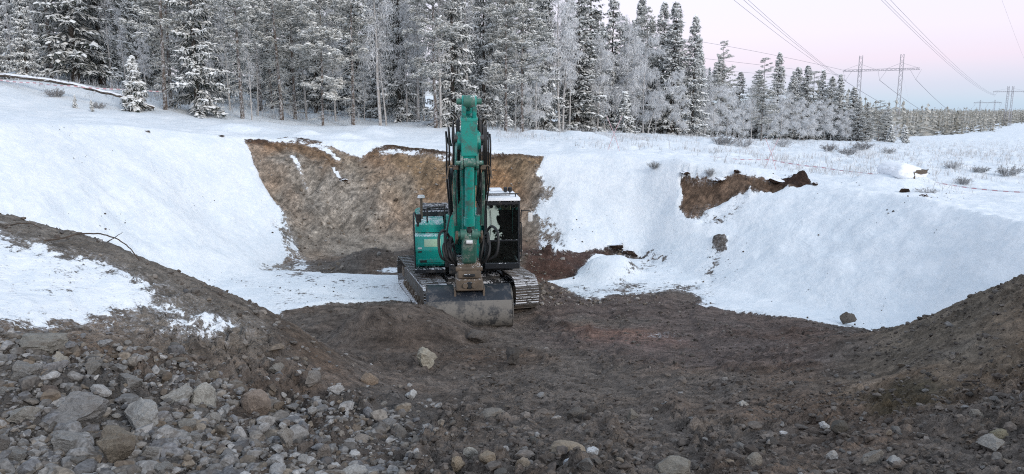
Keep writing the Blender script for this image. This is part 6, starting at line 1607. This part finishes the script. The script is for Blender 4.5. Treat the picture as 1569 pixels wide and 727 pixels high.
def shell(mb, idx, y0, y1):
    o = [outer[i] for i in idx]; n = [inner[i] for i in idx][::-1]
    return mb.prism(o + n, y0, y1, 0.0)


bk = MB(); shell(bk, list(range(3, 10)), -BW, BW)
for y in (-BW - 0.012, BW - 0.03): bk.prism(outer[:] + [(2.55, 0.4)], y, y + 0.042, 0.006)
bk.box((2.35, -BW - 0.02, 0.0), (2.62, BW + 0.02, 0.045), 0.008)
bucket = bk.build('bucket', M_BUCKET, EX)
bk = MB(); shell(bk, [0, 1, 2, 3], -BW - 0.004, BW + 0.004); bk.build('back_plate', M_BUCKET_TOP, bucket)


# hydraulic hoses: bundles looping from boom to arm on both sides, and bunches above the coupler
rh = random.Random(4)
for s_ in (-1, 1):
    for k in range(8):
        y = s_ * (0.21 + 0.034 * k + rh.uniform(-0.01, 0.01)); out = s_ * rh.uniform(0.0, 0.05)
        h = MB(); z0 = 4.9 - 0.045 * k + rh.uniform(-.05, .05)
        h.tube([(3.05, y * 0.9, 3.05 - 0.05 * k), (3.45, y + out, 3.6), (3.72, y + out, 4.3), (3.72 - 0.03 * k, y + out * 1.2, z0), (3.45, y + out, z0 + 0.02), (3.0, y, 4.45), (2.2, y * 0.85, 4.3)], 0.017 + 0.004 * (k % 2), 7)
        h.build('hydraulic_hose', M_BLACK, EX)
    for k in range(5):
        y = s_ * (0.36 + 0.045 * k + rh.uniform(-0.02, 0.03)); q_ = rh.uniform(-0.1, 0.12); g_ = rh.uniform(-0.08, 0.08)
        h = MB(); h.tube([(3.1, s_ * 0.26, 1.5 + 0.03 * k), (3.25 + g_, y + s_ * g_, 1.75 + q_ * 0.5), (3.15 + g_, y + s_ * (0.06 + g_), 2.0 + 0.05 * k + q_), (2.9, y - s_ * 0.03, 2.1 + 0.05 * k + q_), (2.8, s_ * 0.32, 1.85), (2.9, s_ * 0.3, 1.45)], 0.033, 7)
        h.build('hydraulic_hose', M_BLACK, EX)
    for k in range(3):
        h = MB(); y = s_ * (0.27 + 0.03 * k); pts = [arm_pt(1.6, 0.20 - 0.05 * k, y), arm_pt(2.2, 0.12, y + s_ * 0.02), arm_pt(2.9, 0.12, y)]
        h.tube([tuple(p_) for p_ in pts], 0.014, 6); h.build('steel_pipe', M_GREASY if k else M_ROD, EX)
    h = MB(); p_ = arm_pt(1.45, 0.25, s_ * 0.3); h.tube([tuple(p_), tuple(p_ + Vector((0, s_ * 0.14, 0.02))), tuple(p_ + Vector((0.05, s_ * 0.2, -0.25)))], 0.02, 6).box(tuple(p_ + Vector((-0.04, -0.06, -0.05))), tuple(p_ + Vector((0.06, 0.06, 0.05))), 0.01); h.build('hose_clamp', M_MUD_STEEL, EX)
h = MB(); h.tube([(1.9, -0.3, 2.9), (2.3, -0.42, 2.5), (2.4, -0.5, 2.1), (2.0, -0.5, 1.9)], 0.022, 7); h.build('hydraulic_hose', M_BLACK, EX)


# ---------------------------------------------------------------- small things
def mat_snowy(name, lo, hi, snow_edge=0.25, wob=0.5):
    t = NT(name, 0.85, 0.2); p = t.pos(); n = t.noise(6, 5, 0.65, p); n2 = t.noise(25, 4, 0.7, p)
    c = t.mix(t.step(n, 0.3, 0.7), lo, hi)
    s = t.step(t.math('ADD', t.nrm_z(), t.math('MULTIPLY', t.math('SUBTRACT', n2, 0.5), wob)), snow_edge - 0.06, snow_edge + 0.08)
    return t.done(t.mix(s, c, (0.80, 0.825, 0.87)), None, t.bump(n2, 0.4, 0.02))


M_LOG = mat_snowy('log_bark_and_snow', (0.05, 0.042, 0.036), (0.13, 0.105, 0.085), 0.2)
M_TWIG = mat_snowy('twig', (0.05, 0.04, 0.034), (0.10, 0.08, 0.065), 1.6)
M_TURF = mat_snowy('dark_turf', (0.022, 0.016, 0.012), (0.07, 0.042, 0.028), 0.75, 0.9)
M_STAKE = mat_plain('faded_red_stake', (0.62, 0.42, 0.44))


def mat_tape():
    t = NT('barrier_tape', 0.5, 0.4)
    f = t.math('FRACT', t.math('MULTIPLY', t.attr('along'), 3.0))
    return t.done(t.mix(t.step(f, 0.48, 0.52), (0.52, 0.30, 0.33), (0.70, 0.69, 0.72)))


M_TAPE = mat_tape()


def ribbon(name, pts, h, label):
    """striped plastic tape, sagging a little and twisted between its supports"""
    P = np.array(pts, float); seg = np.linalg.norm(np.diff(P, axis=0), axis=1); cum = np.concatenate([[0], np.cumsum(seg)])
    n = int(cum[-1] / 0.12); s = np.linspace(0, cum[-1], n)
    Q = np.stack([np.interp(s, cum, P[:, i]) for i in range(3)], 1)
    k = np.clip(np.searchsorted(cum, s) - 1, 0, len(seg) - 1); f = (s - cum[k]) / seg[k]
    Q[:, 2] -= 0.018 * seg[k] * 4 * f * (1 - f)
    tw = 0.5 * np.sin(s * 0.9) + 0.35 * np.sin(s * 2.3 + 1)
    d = np.gradient(Q, axis=0); d = unit(d); side = np.stack([-d[:, 1], d[:, 0], np.zeros(n)], 1)
    w = np.cos(tw)[:, None] * np.array([0, 0, 1.0]) + np.sin(tw)[:, None] * side
    th = side * 0.001
    V = np.concatenate([Q + w * h / 2, Q - w * h / 2, Q + w * h / 2 + th, Q - w * h / 2 + th]); i = np.arange(n - 1)
    F = np.concatenate([np.stack([i, i + 1, i + n + 1, i + n], 1), np.stack([i + 2 * n, i + 3 * n, i + 3 * n + 1, i + 2 * n + 1], 1)])
    me = np_mesh(name, V, F, True); attr_f(me, 'along', np.tile(s, 4))
    return tag(link(name, me, M_TAPE), label, 'barrier tape')


ribbon('barrier_tape', TAPE_RIGHT, 0.04, 'thin red and white tape strung along the right rim of the pit')
ribbon('barrier_tape', TAPE_LEFT, 0.05, 'red and white striped tape strung before the fallen log at left')

for (x, y, h, lean, label) in STAKES:
    z = gz(x, y); r = empty('crossed_stakes', (x, y, z), 0.0); tag(r, label, 'marker', 'crossed stakes holding the tape')
    for s in (-1, 1):
        m = MB(); m.tube([(-s * h * lean, 0.02 * s, -0.12), (0.01 * s, 0.02 * s, h * 0.5), (s * h * lean * 1.15, 0.02 * s, h)], 0.010, 6)
        m.build('stake', M_STAKE, r)


def crooked(name, pts, r0, r1, mat, label=None, cat=None, parent=None, jit=0.0, seed=1, sides=7):
    rng = np.random.default_rng(seed); P = np.array(pts, float); n = len(P)
    s = np.linspace(0, 1, (n - 1) * 6 + 1); k = np.linspace(0, 1, n)
    Q = np.stack([np.interp(s, k, P[:, i]) for i in range(3)], 1)
    for _ in range(3): Q[1:-1] = (Q[:-2] + 2 * Q[1:-1] + Q[2:]) / 4
    Q = Q + rng.normal(0, jit, Q.shape)
    t = Tri(); t.tube(Q, r0 + (r1 - r0) * s, sides)
    me = np_mesh(name, np.concatenate(t.V), np.concatenate(t.F), True)
    o = link(name, me, mat, parent)
    if label: tag(o, label, cat)
    return o


# fallen log with broken branches
lg = empty('fallen_log', tuple(LOG[0])); tag(lg, 'long fallen tree trunk with snow on top lying along the left forest edge', 'log')
L0 = np.array(LOG[0])
crooked('log_trunk', np.array(LOG) - L0, 0.12, 0.08, M_LOG, parent=lg, jit=0.012, sides=10)
_rl = random.Random(8)
for k in range(26):
    f = _rl.uniform(0.05, 0.98) * (len(LOG) - 1); i = min(int(f), len(LOG) - 2); p = np.array(LOG[i]) + (np.array(LOG[i + 1]) - np.array(LOG[i])) * (f - i) - L0
    d = np.array([_rl.uniform(-0.6, 0.6), _rl.uniform(-0.9, 0.3), _rl.uniform(-0.7, 0.9)]); l = _rl.uniform(0.4, 1.1)
    crooked('branch', [p, p + d * l * 0.5 + [0, 0, 0.05], p + d * l], 0.022, 0.006, M_LOG, parent=lg, seed=k, sides=4)

crooked('bent_branch', BRANCH_A, 0.014, 0.007, M_TWIG, 'long thin dark branch arching over the crest of the left mound', 'branch', jit=0.003)
crooked('thin_branch', BRANCH_B, 0.012, 0.006, M_TWIG, 'short dark branch poking in at the left edge above the mound', 'branch', jit=0.003)
crooked('forked_twig', BRANCH_C, 0.008, 0.003, M_TWIG, 'fine forked twig beside the arching branch on the mound', 'branch', jit=0.003)
for k, (pts, lab) in enumerate(ROOTS):
    crooked('root', pts, 0.012, 0.005, M_TWIG, lab, 'root', jit=0.006, seed=40 + k)

# the snow-topped block by the right rim
x, y, w = BLOCK
rb = empty('snow_capped_boulder', (x, y, gz(x, y) - 0.30)); tag(rb, 'big boulder under a thick cap of snow beside the tape at right', 'boulder')
bmesh_rock = rock_mesh('stone_body', 77, 4, 14, 0.04)
o = link('stone_body', bmesh_rock, M_STONE, rb); o.scale = (w * 0.58, w * 0.40, w * 0.23); o.location = (0.04, -0.02, 0.20); o.color = (0.14, 0.11, 0.085, 1); o.rotation_euler = (0, 0, -0.15)
cap = rock_mesh('snow_cap', 83, 4, 12, 0.05, True, 0.45)
o = link('snow_cap', cap, M_SNOW, rb); o.scale = (w * 0.50, w * 0.42, w * 0.17); o.location = (-0.16, -0.02, 0.34); o.rotation_euler = (0, 0.03, -0.15)

for i, (x, y, w, h, label) in enumerate(CLODS):
    me = rock_mesh('turf_clod', 1200 + i, 3, 10, 0.09)
    tag(put_stone('turf_clod', me, x, y, w, w * 0.7, h, 0.3 * i, (0.04, 0.026, 0.018), 0.25, (0.1, 0.1 * (-1) ** i), None, M_TURF), label, 'turf')



# frosted shrubs one can tell apart
def gen_shrub(seed, H=1.0, n=60, twigs=30, frost=0.6):
    rng = np.random.default_rng(seed); st = Tri(); B, D, W = [], [], []
    for k in range(n):
        a = rng.random() * 6.283; l = H * rng.uniform(0.5, 1.0); sp = rng.uniform(0.1, 0.75)
        d = unit(np.array([math.cos(a) * sp, math.sin(a) * sp, rng.uniform(0.5, 1.0)])); o = np.array([math.cos(a), math.sin(a), 0]) * rng.uniform(0, 0.3) * H
        u = np.linspace(0, 1, 4); P = o + d * (l * u)[:, None]; P[:, 2] -= 0.15 * l * u ** 2
        st.tube(P, 0.007 * (1 - u) + 0.003, 3, 0.4)
        q = rng.uniform(0.25, 1, twigs); p = o + d * (l * q)[:, None]; p[:, 2] -= 0.15 * l * q ** 2
        dd = unit(d + rng.normal(0, 0.7, (twigs, 3))) * rng.uniform(0.06, 0.2, twigs)[:, None] * H
        B.append(p); D.append(dd); W.append(unit(np.cross(dd, rng.normal(0, 1, (twigs, 3)))) * rng.uniform(0.006, 0.016, twigs)[:, None])
    B, D, W = (np.concatenate(v) for v in (B, D, W)); cr = Tri(); f = np.clip(frost * rng.uniform(0.3, 1.5, len(B)), 0, 1); cr.blades(B, D, W, f * 0.7, f)
    return st.mesh('stems'), cr.mesh('crown')


M_STEM_B = mat_crown('shrub_leaves_and_frost', (0.07, 0.07, 0.05), (0.80, 0.81, 0.84))
SHRUB = [gen_shrub(1, 1.0, 60, 30, 0.45), gen_shrub(2, 1.0, 50, 30, 0.75), gen_shrub(3, 1.0, 60, 26, 0.55)]
for (i, x, y, h, fat, label) in SHRUBS:
    r = empty('frosted_shrub', (x, y, gz(x, y) - 0.03), i * 1.1 + x); h = h * 0.72; r.scale = (h * fat, h * fat, h); tag(r, label, 'shrub', 'shrubs on the snowy clearing')
    link('stems', SHRUB[i][0], M_BIRCH, r); link('crown', SHRUB[i][1], M_STEM_B if i == 2 else M_BIRCH, r)


# dry stems and low brush poking out of the snow: nobody could count them
def stems(name, n, seed, pick, hmin, hmax, fr, w=0.006):
    rng = np.random.default_rng(seed); X, Y = pick(rng, n); Z = ground_z(X, Y); t = Tri(); n = len(X)
    h = rng.uniform(hmin, hmax, n) * rng.uniform(0.4, 1, n)
    for q in range(3):
        d = np.stack([rng.normal(0, 0.22, n), rng.normal(0, 0.22, n), np.ones(n)], 1) * (h * rng.uniform(0.5, 1, n))[:, None]
        B = np.stack([X + rng.normal(0, 0.05, n), Y + rng.normal(0, 0.05, n), Z - 0.03], 1)
        f = np.clip(rng.normal(fr, 0.25, n), 0, 1); t.blades(B, d, np.stack([np.full(n, w), np.zeros(n), np.zeros(n)], 1) * rng.uniform(0.6, 1.6, n)[:, None], f * 0.6, f)
        for s in range(2):
            o = B + d * rng.uniform(0.4, 0.9, n)[:, None]; dd = unit(d + rng.normal(0, 0.5 * h.mean(), (n, 3))) * (h * 0.3)[:, None]
            t.blades(o, dd, np.stack([np.full(n, w * 0.8), np.zeros(n), np.zeros(n)], 1), f * 0.8, f)
    return t.mesh(name)


def pick_field(rng, n):
    X, Y = [], []
    while len(X) < n:
        y = np.exp(rng.uniform(math.log(23), math.log(120))); u = rng.uniform(-0.02, 0.86); x = u * y
        rim = np.interp(u, [0, 0.1, 0.24, 0.32, 0.42, 0.52, 0.6, 0.75], [31, 30, 29, 27.5, 26, 24.5, 21.5, 17.5])
        if y < rim + 1.0: continue
        if vnoise(np.array([x / 4.5]), np.array([y / 6.0]), 5)[0] + rng.uniform(-0.5, 0.5) < 0.05: continue
        X.append(x); Y.append(y)
    return np.array(X), np.array(Y)


def pick_edge(rng, n):
    y = rng.uniform(36, 62, n); u = rng.uniform(-0.75, 0.1, n); x = u * y
    k = y > np.interp(u, [-0.75, -0.5, -0.3, -0.05, 0.1], [36.5, 38.5, 43, 47, 54]); k &= (vnoise(x / 3, y / 3, 8) + rng.uniform(-0.4, 0.4, n)) > 0.0
    return x[k], y[k]


M_STEM = mat_crown('dry_stems_and_frost', (0.11, 0.105, 0.095), (0.80, 0.82, 0.85))
tag(link('dry_stems', stems('dry_stems', 6500, 1, pick_field, 0.12, 0.6, 0.68), M_STEM), 'frosted dry stems and seedlings poking through the snowy clearing', 'undergrowth', None, 'stuff')
tag(link('forest_brush', stems('forest_brush', 4200, 2, pick_edge, 0.2, 1.1, 0.6, 0.008), M_STEM), 'frosted brush and twigs along the foot of the forest', 'undergrowth', None, 'stuff')
